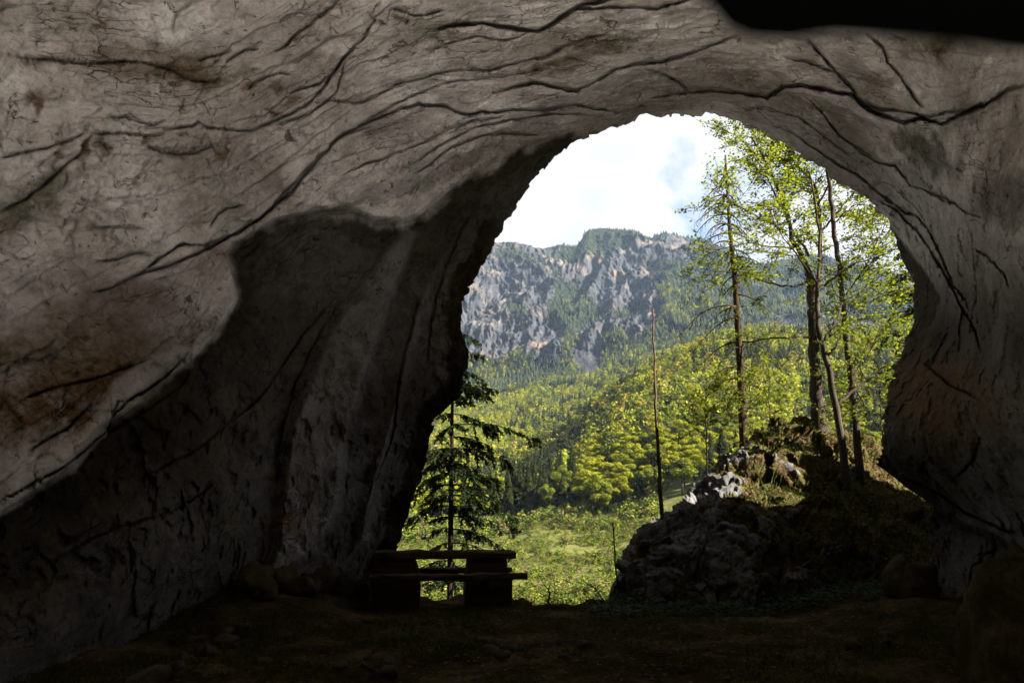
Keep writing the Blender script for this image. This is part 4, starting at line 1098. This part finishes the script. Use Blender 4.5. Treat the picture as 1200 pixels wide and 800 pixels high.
# larch left of the beeches
P0 = at(873, 545, 16.5); br = []
for k in range(44):
    h = rng.uniform(.22, .98); br.append((h, rng.uniform(.5, 1.3) * (1.2 - .75 * h), rng.uniform(0, 6.28), .45 if h < .7 else .22))
br += [(.47, 2.0, 3.3, .2), (.42, 1.5, 3.0, .15), (.88, 1.15, 3.2, .15), (.86, 1.2, 3.5, .15), (.93, .8, 3.1, .12), (.80, 1.1, 3.25, .2), (.91, .6, .2, .15), (.95, .7, 3.4, .1), (.84, 1.0, 2.9, .12), (.78, 1.3, 3.4, .12), (.74, 1.2, 3.1, .15), (.70, 1.4, 3.5, .2), (.83, .8, .1, .12), (.3, 1.5, 3.4, .3), (.36, 1.4, 2.9, .4), (.25, 1.2, 3.1, .5)]
conifer('larch_tree', 'thin larch with bare drooping twigs left of the beeches', [P0, at(868, 440, 16.5), at(862, 340, 16.5), at(855, 265, 16.5), at(850, 182, 16.5)], .115, br, M['larch'], M['bark'], .075, 90, .9, hang=.6)
# dark fir half hidden by the right rim
P0 = at(1092, 560, 15.5); br = []
for k in range(40):
    h = rng.uniform(.3, 1.0); br.append((h, rng.uniform(.5, 1.3) * (1.25 - .8 * h), rng.uniform(0, 6.28), 1.2))
for k in range(12): br.append((.42 + .045 * k, 1.25 - .07 * k, 3.2 + rng.normal() * .25, 1.3))
conifer('fir_tree', 'dark fir half hidden behind the right rim of the arch', [P0, at(1090, 460, 15.5), at(1087, 380, 15.5), at(1084, 300, 15.5), at(1082, 262, 15.5)], .10, br, M['needle'], M['bark'], .085, 120, .35, hang=.1)
# bare snag pole
P0 = boulder_pt(776, 614); yb = float(P0[1]) + .05
m = MB(); sp = spline([P0 - np.array([0, 0, .2])] + list(limb([(773, 560, yb), (769, 490, yb), (767, 430, yb), (765, 362, yb)])), 24); sp[1:-1, 0] += rng.normal(size=22) * .006
root = empty('dead_tree', sp[0]); tag(root, 'tall bare dead tree pole at the left edge of the mossy boulder', 'tree')
m.tube(sp - sp[0], np.linspace(.036, .013, 24), 8, .06)
for k in range(16):
    i = rng.integers(6, 23); d = rand_dirs(1)[0]; d[2] = abs(d[2]) * .3
    w_ = wander(sp[i], d, rng.uniform(.06, .25), 3, .2); m.tube(w_ - sp[0], np.linspace(.007, .003, 4), 4)
m.build('trunk', M['palebark'], root)
# thin dead sapling in the gap, stakes and a leaning stick on the sill


def stick(name, label, pts, r0, r1, twigs, cat):
    sp = spline(limb(pts), 12); sp[1:-1, 0] += rng.normal(size=10) * .004
    m = MB(); m.tube(sp, np.linspace(r0, r1, 12), 6, .08)
    for k in range(twigs):
        i = rng.integers(3, 11); d = rand_dirs(1)[0]; d[2] = abs(d[2]); w_ = wander(sp[i], d, rng.uniform(.05, .2), 3, .2); m.tube(w_, np.linspace(r1 * .6, r1 * .3, 4), 4)
    o = m.build(name, M['bark']); tag(o, label, cat)


stick('dead_sapling', 'thin leafless sapling standing just left of the mossy boulder', [(726, 722, 11.2), (724, 690, 11.2), (721, 655, 11.2), (718, 612, 11.2)], .022, .009, 10, 'sapling')
stick('stake', 'short forked stake on the sill right of the picnic table', [(643, 718, 11.2), (643, 704, 11.2), (643, 692, 11.2), (637, 684, 11.2)], .016, .010, 4, 'stake')
stick('fallen_stick', 'thin stick leaning across the gap between stake and sapling', [(718, 716, 11.4), (706, 702, 11.5), (698, 690, 11.6), (680, 678, 11.7)], .011, .006, 6, 'stick')

# ------------------------------------------------------------------ ground cover near by
def blades(P, n, hgt, lean, mat, name, label, wid=.006, cat='grass'):
    c = P[rng.integers(0, len(P), n)] + rng.normal(size=(n, 3)) * np.array([.05, .05, 0])
    d = rand_dirs(n) * lean + np.array([0, 0, 1]); d /= np.linalg.norm(d, axis=1, keepdims=True)
    h = rng.uniform(.4, 1.2, n)[:, None] * hgt
    w_ = np.cross(d, rand_dirs(n)); w_ /= np.linalg.norm(w_, axis=1, keepdims=True) + 1e-9
    v, f = quads(c + d * h * .5, d * h * .5, w_ * wid)
    o = build(name, v, f, mat, None, False); tag(o, label, cat, kind='stuff'); return o


gxp = rng.uniform(-4.5, 4.5, 9000); gyp = rng.uniform(4.5, 11, 9000)
keep = fbm(np.stack([gxp * .7, gyp * .7, 0 * gxp], 1), 3, 950) > .05
gp = np.stack([gxp, gyp, floor_h(gxp, gyp)], 1)[keep]
blades(gp, 26000, .075, .9, M['grass'], 'grass', 'sparse short grass on the dark cave floor', .004)
gxp = rng.uniform(1.0, 5.2, 4000); gyp = rng.uniform(9.2, 10.6, 4000)
gp = np.stack([gxp, gyp, floor_h(gxp, gyp)], 1)
n = 6500; c = gp[rng.integers(0, len(gp), n)] + np.stack([rng.normal(size=n) * .05, rng.normal(size=n) * .05, rng.uniform(.02, .16, n)], 1)
u = rand_dirs(n); u[:, 2] *= .4; w_ = np.cross(u, rand_dirs(n) * .4 + np.array([0, 0, 1.])); s_ = rng.uniform(.015, .04, n)[:, None]
v, f = quads(c, u * s_, w_ * s_ * .6, .1)
tag(build('herbs', v, f, M['herb'], None, False), 'low green herbs along the foot of the mossy boulder', 'herbs', kind='stuff')
n = 3200; xx = rng.uniform(-4, 4.6, n); yy = rng.uniform(4.5, 10.6, n)
c = np.stack([xx, yy, floor_h(xx, yy) + .008], 1); u = rand_dirs(n); u[:, 2] *= .2; w_ = np.cross(u, rand_dirs(n) * .3 + np.array([0, 0, 1.])); s_ = rng.uniform(.012, .035, n)[:, None]
v, f = quads(c, u * s_, w_ * s_ * .6, .15)
tag(build('leaf_litter', v, f, M['litter'], None, False), 'dry brown leaves scattered over the cave floor', 'leaf litter', kind='stuff')
vis = np.tile(np.arange(bnv) <= bkf + 6, len(bu)); bpx = np.repeat(bu, bnv)
sel = vis & (brock < .5) & (BN[:, 2] > .15)
blades(BP[sel], 17000, .13, 1.1, M['grass'], 'boulder_grass', 'tufts of dark grass and moss growing over the mossy boulder', .006)
sel = vis & (bpx > 940)
n = 6000; P_ = BP[sel]; c = P_[rng.integers(0, len(P_), n)] + rng.normal(size=(n, 3)) * .03 + np.array([0, 0, .01])
u = rand_dirs(n); w_ = np.cross(u, rand_dirs(n)); s_ = rng.uniform(.02, .045, n)[:, None]
v, f = quads(c, u * s_, w_ * s_ * .6, .15)
tag(build('dry_leaves', v, f, M['litter'], None, False), 'dry brown leaves lying on the right slope of the mossy boulder', 'leaf litter', kind='stuff')


# ------------------------------------------------------------------ the wood on the hill
def crown_quads(kind, n, seed):
    """clumps of leaves in a unit tree (height 1): centres, normals, size"""
    r_ = np.random.default_rng(seed)
    if kind == 'spruce':
        t = r_.beta(1.0, 1.25, n); rad = (1 - t) * .19 * (.75 + .35 * r_.random(n)) * (1 - .35 * ((t * 9) % 1)); a = r_.uniform(0, 6.283, n)
        c = np.stack([rad * np.cos(a), rad * np.sin(a), .06 + .94 * t - rad * .35], 1)
        u = np.stack([np.cos(a), np.sin(a), -.6 + 0 * a], 1) + r_.normal(size=(n, 3)) * .25
        w = np.stack([-np.sin(a), np.cos(a), 0 * a], 1) + r_.normal(size=(n, 3)) * .25
        s = (.055 * (1 - t) + .014)[:, None]
        return c, u * s, w * s * .6
    L = 20; lc = r_.normal(size=(L, 3)); lc /= np.linalg.norm(lc, axis=1, keepdims=True); lc *= r_.uniform(.3, 1, (L, 1)) * np.array([.22, .22, .36]); lc[:, 2] += .60; lc[:, :2] *= (1.25 - .75 * np.clip(lc[:, 2:] - .35, 0, 1))
    lr = r_.uniform(.05, .125, L)
    k = r_.integers(0, L, n); d = r_.normal(size=(n, 3)); d /= np.linalg.norm(d, axis=1, keepdims=True)
    c = lc[k] + d * (lr[k] * r_.uniform(.55, 1.05, n) ** .5)[:, None] * np.array([1.05, 1.05, .85])
    nn = d + r_.normal(size=(n, 3)) * .7 + np.array([0, 0, .35]); u = np.cross(nn, r_.normal(size=(n, 3))); u /= np.linalg.norm(u, axis=1, keepdims=True)
    w = np.cross(nn, u); w /= np.linalg.norm(w, axis=1, keepdims=True)
    s = r_.uniform(.020, .042, n)[:, None] * (1.0 if n < 500 else .54)
    return c, u * s, w * s * .75


# sample positions over the hill
cand = []
NC = 15000
az = rng.uniform(R(-12), R(38), NC * 3); rr = np.sqrt(rng.uniform(235 ** 2, 1380 ** 2, NC * 3))
z = valley_h(az, rr); Pc = np.stack([rr * np.sin(az), rr * np.cos(az), z], 1)
px, py = project(Pc)
ok = (px > 455) & (px < 1100)
# the clearing: no trees on the meadow
mead = (rr < 300) & (px < 690) & (py > 600)
mead |= (rr < 262) & (px >= 690)
ok &= ~mead
# terrain hidden behind the spur or inside the arch edges is not planted densely
Pc, rr, px, py, az = Pc[ok], rr[ok], px[ok], py[ok], az[ok]
order = np.argsort(rr)
cell = {}; pick = []
for i in order:
    x, y = Pc[i, 0], Pc[i, 1]; sp_ = 6.2 if rr[i] < 700 else 8.0
    kx, ky = int(x // sp_), int(y // sp_)
    if any((x - cell[(a, b)][0]) ** 2 + (y - cell[(a, b)][1]) ** 2 < sp_ * sp_ * .8 for a in (kx - 1, kx, kx + 1) for b in (ky - 1, ky, ky + 1) if (a, b) in cell): continue
    cell[(kx, ky)] = (x, y); pick.append(i)
pick = np.array(pick)
Pc, rr, px, py = Pc[pick], rr[pick], px[pick], py[pick]
# species
con = .8 * fbm(Pc * 0.012, 3, 1001) + .17 * rng.normal(size=len(Pc)) + .5 * np.exp(-((px - 612) / 42) ** 2 - ((py - 590) / 48) ** 2) + .4 * np.exp(-((px - 650) / 35) ** 2 - ((py - 570) / 40) ** 2) + .15 * sstep(500, 440, py)
mr = np.hypot(MP[:, 0], MP[:, 1]); mx_, my_ = project(MP)
sl_ = np.nonzero((mr > 1330) & (mr < 2050) & (mtn_rock < .5) & (mx_ > 500) & (mx_ < 1090) & (fbm(MP * .006, 3, 1201) > -.35 + (mr - 1330) / 1100 + .35 * sstep(680, 600, mx_)))[0]
sl_ = rng.choice(sl_, min(4200, len(sl_)), replace=False)
Pc = np.vstack([Pc, MP[sl_] - np.array([0, 0, 1.5])]); rr = np.concatenate([rr, mr[sl_]]); px = np.concatenate([px, mx_[sl_]]); py = np.concatenate([py, my_[sl_]])
con = np.concatenate([con, rng.normal(size=len(sl_)) * .25 + .15])
spruce = con > .27
tone = .3 * fbm(Pc * 0.03, 3, 1011) + .5 * rng.normal(size=len(Pc))
hgt = np.where(spruce, rng.uniform(13, 21, len(Pc)), rng.uniform(10, 17, len(Pc)))
NEAR = 250
near = np.arange(len(Pc)) < 0
vis_i = np.nonzero((px > 500) & (px < 1050) & ~((px > 850) & (py > 560)))[0][:NEAR]
near[vis_i] = True
proto = []
for k, (kind, mat, nm) in enumerate((('leaf', 'yellow', 'deciduous_tree'), ('leaf', 'yellow', 'deciduous_tree'), ('leaf', 'green', 'deciduous_tree'), ('leaf', 'green', 'deciduous_tree'), ('spruce', 'darkneedle', 'spruce_tree'), ('spruce', 'darkneedle', 'spruce_tree'))):
    root = empty(nm, (0, 0, 0)); c, u, w_ = crown_quads(kind, 6500 if kind == 'leaf' else 2400, 40 + k)
    v, f = quads(c, u, w_, .15); build('crown', v, f, M[mat], root, False)
    m = MB(); m.tube([(0, 0, -.08), (.005, 0, .3), (0, .004, .75 if kind == 'leaf' else .95)], [.022, .016, .003], 5)
    if kind == 'leaf':
        for a in range(5):
            an = a * 1.3; m.tube([(0, 0, .3 + .05 * a), (.08 * math.cos(an), .08 * math.sin(an), .48 + .04 * a), (.16 * math.cos(an), .16 * math.sin(an), .62 + .04 * a)], [.009, .006, .002], 4)
    m.build('trunk', M['bark'], root); proto.append(root)
used = set()
LAB = {0: 'bright yellow green spring tree', 1: 'mid green broadleaf tree', 2: 'dark pointed spruce'}
for i in vis_i:
    if spruce[i]: k, lb = 4 + rng.integers(0, 2), 2
    elif tone[i] > -.2: k, lb = rng.integers(0, 2), 0
    else: k, lb = 2 + rng.integers(0, 2), 1
    s = hgt[i]; wd = s * rng.uniform(.85, 1.25) * (1.0 if lb == 2 else 1.15)
    root = proto[k]
    if k in used: o = dup(root, Pc[i], rng.uniform(0, 6.28), (wd, wd, s))
    else:
        o = root; used.add(k); o.location = tuple(float(q) for q in Pc[i]); o.scale = (wd, wd, s)
    zone = 'left of the dead pole' if px[i] < 765 else ('behind the dead pole and the larch' if px[i] < 880 else 'seen between the beech trunks')
    tag(o, LAB[lb] + ' on the hillside ' + zone, 'tree', 'trees on the near side of the wooded hill')
for k in range(6):
    if k not in used:
        for ch in list(proto[k].children): bpy.data.objects.remove(ch)
        bpy.data.objects.remove(proto[k])

# the rest of the wood: thousands of crowns, one mass
VV, TT = [], []
lo = [crown_quads('leaf', 130, 70), crown_quads('leaf', 130, 71), crown_quads('leaf', 130, 73), crown_quads('spruce', 90, 72)]
far = np.nonzero(~near)[0]
YC = np.array([(0.19, 0.198, 0.008), (0.235, 0.232, 0.010), (0.15, 0.168, 0.008), (0.19, 0.16, 0.018)]); GC = np.array([(0.08, 0.095, 0.008), (0.105, 0.115, 0.010), (0.055, 0.068, 0.008)]); SC = np.array([(0.014, 0.018, 0.004), (0.026, 0.030, 0.007)])
for i in far:
    c, u, w_ = lo[3] if spruce[i] else lo[rng.integers(0, 3)]
    s = hgt[i]; wd = s * rng.uniform(.85, 1.25); a = rng.uniform(0, 6.28); ca, sa = math.cos(a), math.sin(a)
    Rm = np.array([[ca * wd, -sa * wd, 0], [sa * wd, ca * wd, 0], [0, 0, s]]).T
    big = 1.75 if not spruce[i] else 1.7
    v, _ = quads(c @ Rm + Pc[i], (u * big) @ Rm, (w_ * big) @ Rm, .15)
    VV.append(v)
    col = SC[rng.integers(0, 2)] if spruce[i] else (YC[rng.integers(0, 4)] if tone[i] > -.2 else GC[rng.integers(0, 3)])
    TT.append(np.repeat(col[None] * rng.uniform(.75, 1.2), len(v), 0))
VV, TT = np.vstack(VV).astype(np.float32), np.vstack(TT)
o = build('forest', VV, np.arange(len(VV)).reshape(-1, 4), M['farwood'], None, False, {'tint': TT})
tag(o, 'spring wood of yellow green beeches and dark spruces covering the far hillside', 'forest', kind='stuff')

# small dark conifers clinging to the mountain
sel = np.nonzero((mtn_rock < .5) & (MP[:, 1] > 0))[0]
mpx, mpy = project(MP[sel]); sel = sel[(mpx > 500) & (mpx < 1090) & (mpy < 480)]
wgt = np.linalg.norm(MP[sel][:, :2], axis=1); pick = rng.choice(sel, min(16000, len(sel)), replace=False)
n = len(pick); H = rng.uniform(9, 19, n); a0 = rng.uniform(0, 6.28, n)
base = MP[pick] + np.stack([rng.normal(size=n) * 3, rng.normal(size=n) * 3, np.full(n, -1.5)], 1)
vv = []
for j in range(4):
    a = a0 + j * math.pi / 2; vv.append(base + np.stack([np.cos(a) * H * .17, np.sin(a) * H * .17, H * .12], 1))
vv.append(base + np.stack([0 * H, 0 * H, H], 1))
V = np.stack(vv, 1).reshape(-1, 3); b5 = np.arange(n)[:, None] * 5
F = np.concatenate([b5 + np.array([[j, (j + 1) % 4, 4]]) for j in range(4)])
tint = np.repeat(np.where((rng.random(n) < .25)[:, None], np.array([[.03, .036, .01]]), np.array([[.010, .014, .007]])), 5, 0)
o = build('mountain_forest', V, F, M['farwood'], None, False, {'tint': tint})
tag(o, 'dark conifer woods clinging to the ledges and crest of the mountain', 'forest', kind='stuff')

# shrubs on the meadow
NB_ = 17000
az = rng.uniform(R(-9), R(12), NB_ * 2); r_ = rng.uniform(85, 300, NB_ * 2); z = valley_h(az, r_)
Ps = np.stack([r_ * np.sin(az), r_ * np.cos(az), z], 1); keep = fbm(Ps * .05, 3, 1101) + .25 * rng.normal(size=len(Ps)) > -.1
Ps = Ps[keep][:NB_]; VV, TT = [], []
bush = [crown_quads('leaf', 90, 90), crown_quads('leaf', 90, 91)]
SH = np.array([(0.075, 0.095, 0.007), (0.10, 0.12, 0.010), (0.135, 0.14, 0.015), (0.05, 0.068, 0.008), (0.028, 0.036, 0.007), (.11, .085, .028)])
for q in Ps:
    c, u, w_ = bush[rng.integers(0, 2)]; s = rng.choice([.7, 1.0, 1.6, 2.6], p=[.4, .33, .2, .07]) * rng.uniform(.7, 1.3) * (1.0 if q[0] ** 2 + q[1] ** 2 < 228 ** 2 else 2.1)
    a = rng.uniform(0, 6.28); ca, sa = math.cos(a), math.sin(a); Rm = np.array([[ca * 1.5, -sa * 1.5, 0], [sa * 1.5, ca * 1.5, 0], [0, 0, 1]]).T * s
    v, _ = quads((c - np.array([0, 0, .28])) @ Rm + q, (u * 1.6) @ Rm, (w_ * 1.6) @ Rm, .15); VV.append(v); TT.append(np.repeat(SH[rng.integers(0, 6)][None], len(v), 0))
VV, TT = np.vstack(VV), np.vstack(TT)
o = build('shrubs', VV, np.arange(len(VV)).reshape(-1, 4), M['farwood'], None, False, {'tint': TT})
tag(o, 'young shrubs and tall grass growing all over the meadow', 'shrubs', kind='stuff')

# ------------------------------------------------------------------ air
HAZE = True
if HAZE:
    x0, x1, y0, y1, z0, z1 = -1900, 2600, -170, 3150, float(MP[:, 2].min()) - 60, float(MP[:, 2].max()) + 40
    z0 = min(z0, -20.0)
    v = [(x, y, z) for x in (x0, x1) for y in (y0, y1) for z in (z0, z1)]
    f = [(0, 1, 3, 2), (4, 6, 7, 5), (0, 4, 5, 1), (2, 3, 7, 6), (0, 2, 6, 4), (1, 5, 7, 3)]
    m = bpy.data.materials.new('pale_air'); m.use_nodes = True; t = m.node_tree
    for nd in list(t.nodes):
        if nd.type == 'BSDF_PRINCIPLED': t.nodes.remove(nd)
    vol = t.nodes.new('ShaderNodeVolumePrincipled'); vol.inputs['Color'].default_value = (0.55, 0.74, 1.0, 1); vol.inputs['Density'].default_value = 0.000025
    vol.inputs['Anisotropy'].default_value = 0.2
    t.links.new(vol.outputs[0], t.nodes['Material Output'].inputs['Volume'])
    o = build('haze', v, f, m, None, False); tag(o, 'thin pale blue air between the cave and the far mountain', 'haze', kind='stuff')

# ------------------------------------------------------------------ sky and sun
w = bpy.data.worlds.new('World'); bpy.context.scene.world = w; w.use_nodes = True
t = w.node_tree; bg = t.nodes['Background']
sky = t.nodes.new('ShaderNodeTexSky'); sky.sky_type = 'NISHITA'; sky.sun_disc = False
sky.sun_elevation = math.asin(SUN[2]); sky.sun_rotation = math.atan2(SUN[0], SUN[1]); sky.altitude = 600
tc = t.nodes.new('ShaderNodeTexCoord'); sep = t.nodes.new('ShaderNodeSeparateXYZ'); t.links.new(tc.outputs['Generated'], sep.inputs[0])
dv = t.nodes.new('ShaderNodeMath'); dv.operation = 'ADD'; dv.inputs[1].default_value = 0.25; t.links.new(sep.outputs[2], dv.inputs[0])
vm = t.nodes.new('ShaderNodeVectorMath'); vm.operation = 'DIVIDE'; cbx = t.nodes.new('ShaderNodeCombineXYZ')
for i in range(3): t.links.new(dv.outputs[0], cbx.inputs[i])
t.links.new(tc.outputs['Generated'], vm.inputs[0]); t.links.new(cbx.outputs[0], vm.inputs[1])
nz = t.nodes.new('ShaderNodeTexNoise'); nz.inputs['Scale'].default_value = 2.2; nz.inputs['Detail'].default_value = 8; nz.inputs['Roughness'].default_value = .58; nz.inputs['Distortion'].default_value = .2
t.links.new(vm.outputs[0], nz.inputs['Vector'])
rp = t.nodes.new('ShaderNodeValToRGB'); rp.color_ramp.elements[0].position = .33; rp.color_ramp.elements[1].position = .45; t.links.new(nz.outputs['Fac'], rp.inputs[0])
mx = t.nodes.new('ShaderNodeMix'); mx.data_type = 'RGBA'; t.links.new(rp.outputs[0], mx.inputs[0]); sm = t.nodes.new('ShaderNodeMix'); sm.data_type = 'RGBA'; sm.blend_type = 'MULTIPLY'; sm.inputs[0].default_value = 1; sm.inputs[7].default_value = (.26, .30, .34, 1)
t.links.new(sky.outputs[0], sm.inputs[6]); t.links.new(sm.outputs[2], mx.inputs[6])
n2 = t.nodes.new('ShaderNodeTexNoise'); n2.inputs['Scale'].default_value = 5; n2.inputs['Detail'].default_value = 7; t.links.new(vm.outputs[0], n2.inputs['Vector'])
r2 = t.nodes.new('ShaderNodeValToRGB'); r2.color_ramp.elements[0].position = .35; r2.color_ramp.elements[0].color = (1.0, 1.02, 1.06, 1); r2.color_ramp.elements[1].position = .6; r2.color_ramp.elements[1].color = (1.22, 1.22, 1.24, 1)
t.links.new(n2.outputs['Fac'], r2.inputs[0]); t.links.new(r2.outputs[0], mx.inputs[7])
t.links.new(mx.outputs[2], bg.inputs['Color']); bg.inputs['Strength'].default_value = 0.1

sl = bpy.data.lights.new('sun', 'SUN'); sl.energy = 5.0; sl.angle = R(0.53); sl.color = (1.0, .96, .90)
so = bpy.data.objects.new('sun', sl); C.objects.link(so); so.rotation_euler = Vector(-SUN).to_track_quat('-Z', 'Y').to_euler(); so.location = (20, -10, 40)

cd = bpy.data.cameras.new('camera'); cd.sensor_width = 36; cd.lens = 24; cd.clip_start = .02; cd.clip_end = 20000
cd.dof.use_dof = True; cd.dof.focus_distance = 11.0; cd.dof.aperture_fstop = 3.4
co = bpy.data.objects.new('camera', cd); C.objects.link(co); co.location = tuple(EYE); co.rotation_euler = (R(90) + PITCH, 0, 0)
sc = bpy.context.scene; sc.camera = co
sc.view_settings.view_transform = 'Standard'; sc.view_settings.look = 'None'; sc.view_settings.exposure = 3.1; sc.view_settings.gamma = 1
sc.render.engine = 'CYCLES'
sc.cycles.use_denoising = True
sc.cycles.max_bounces = 10; sc.cycles.diffuse_bounces = 6; sc.cycles.transmission_bounces = 6; sc.cycles.volume_bounces = 0
sc.cycles.sample_clamp_indirect = 6
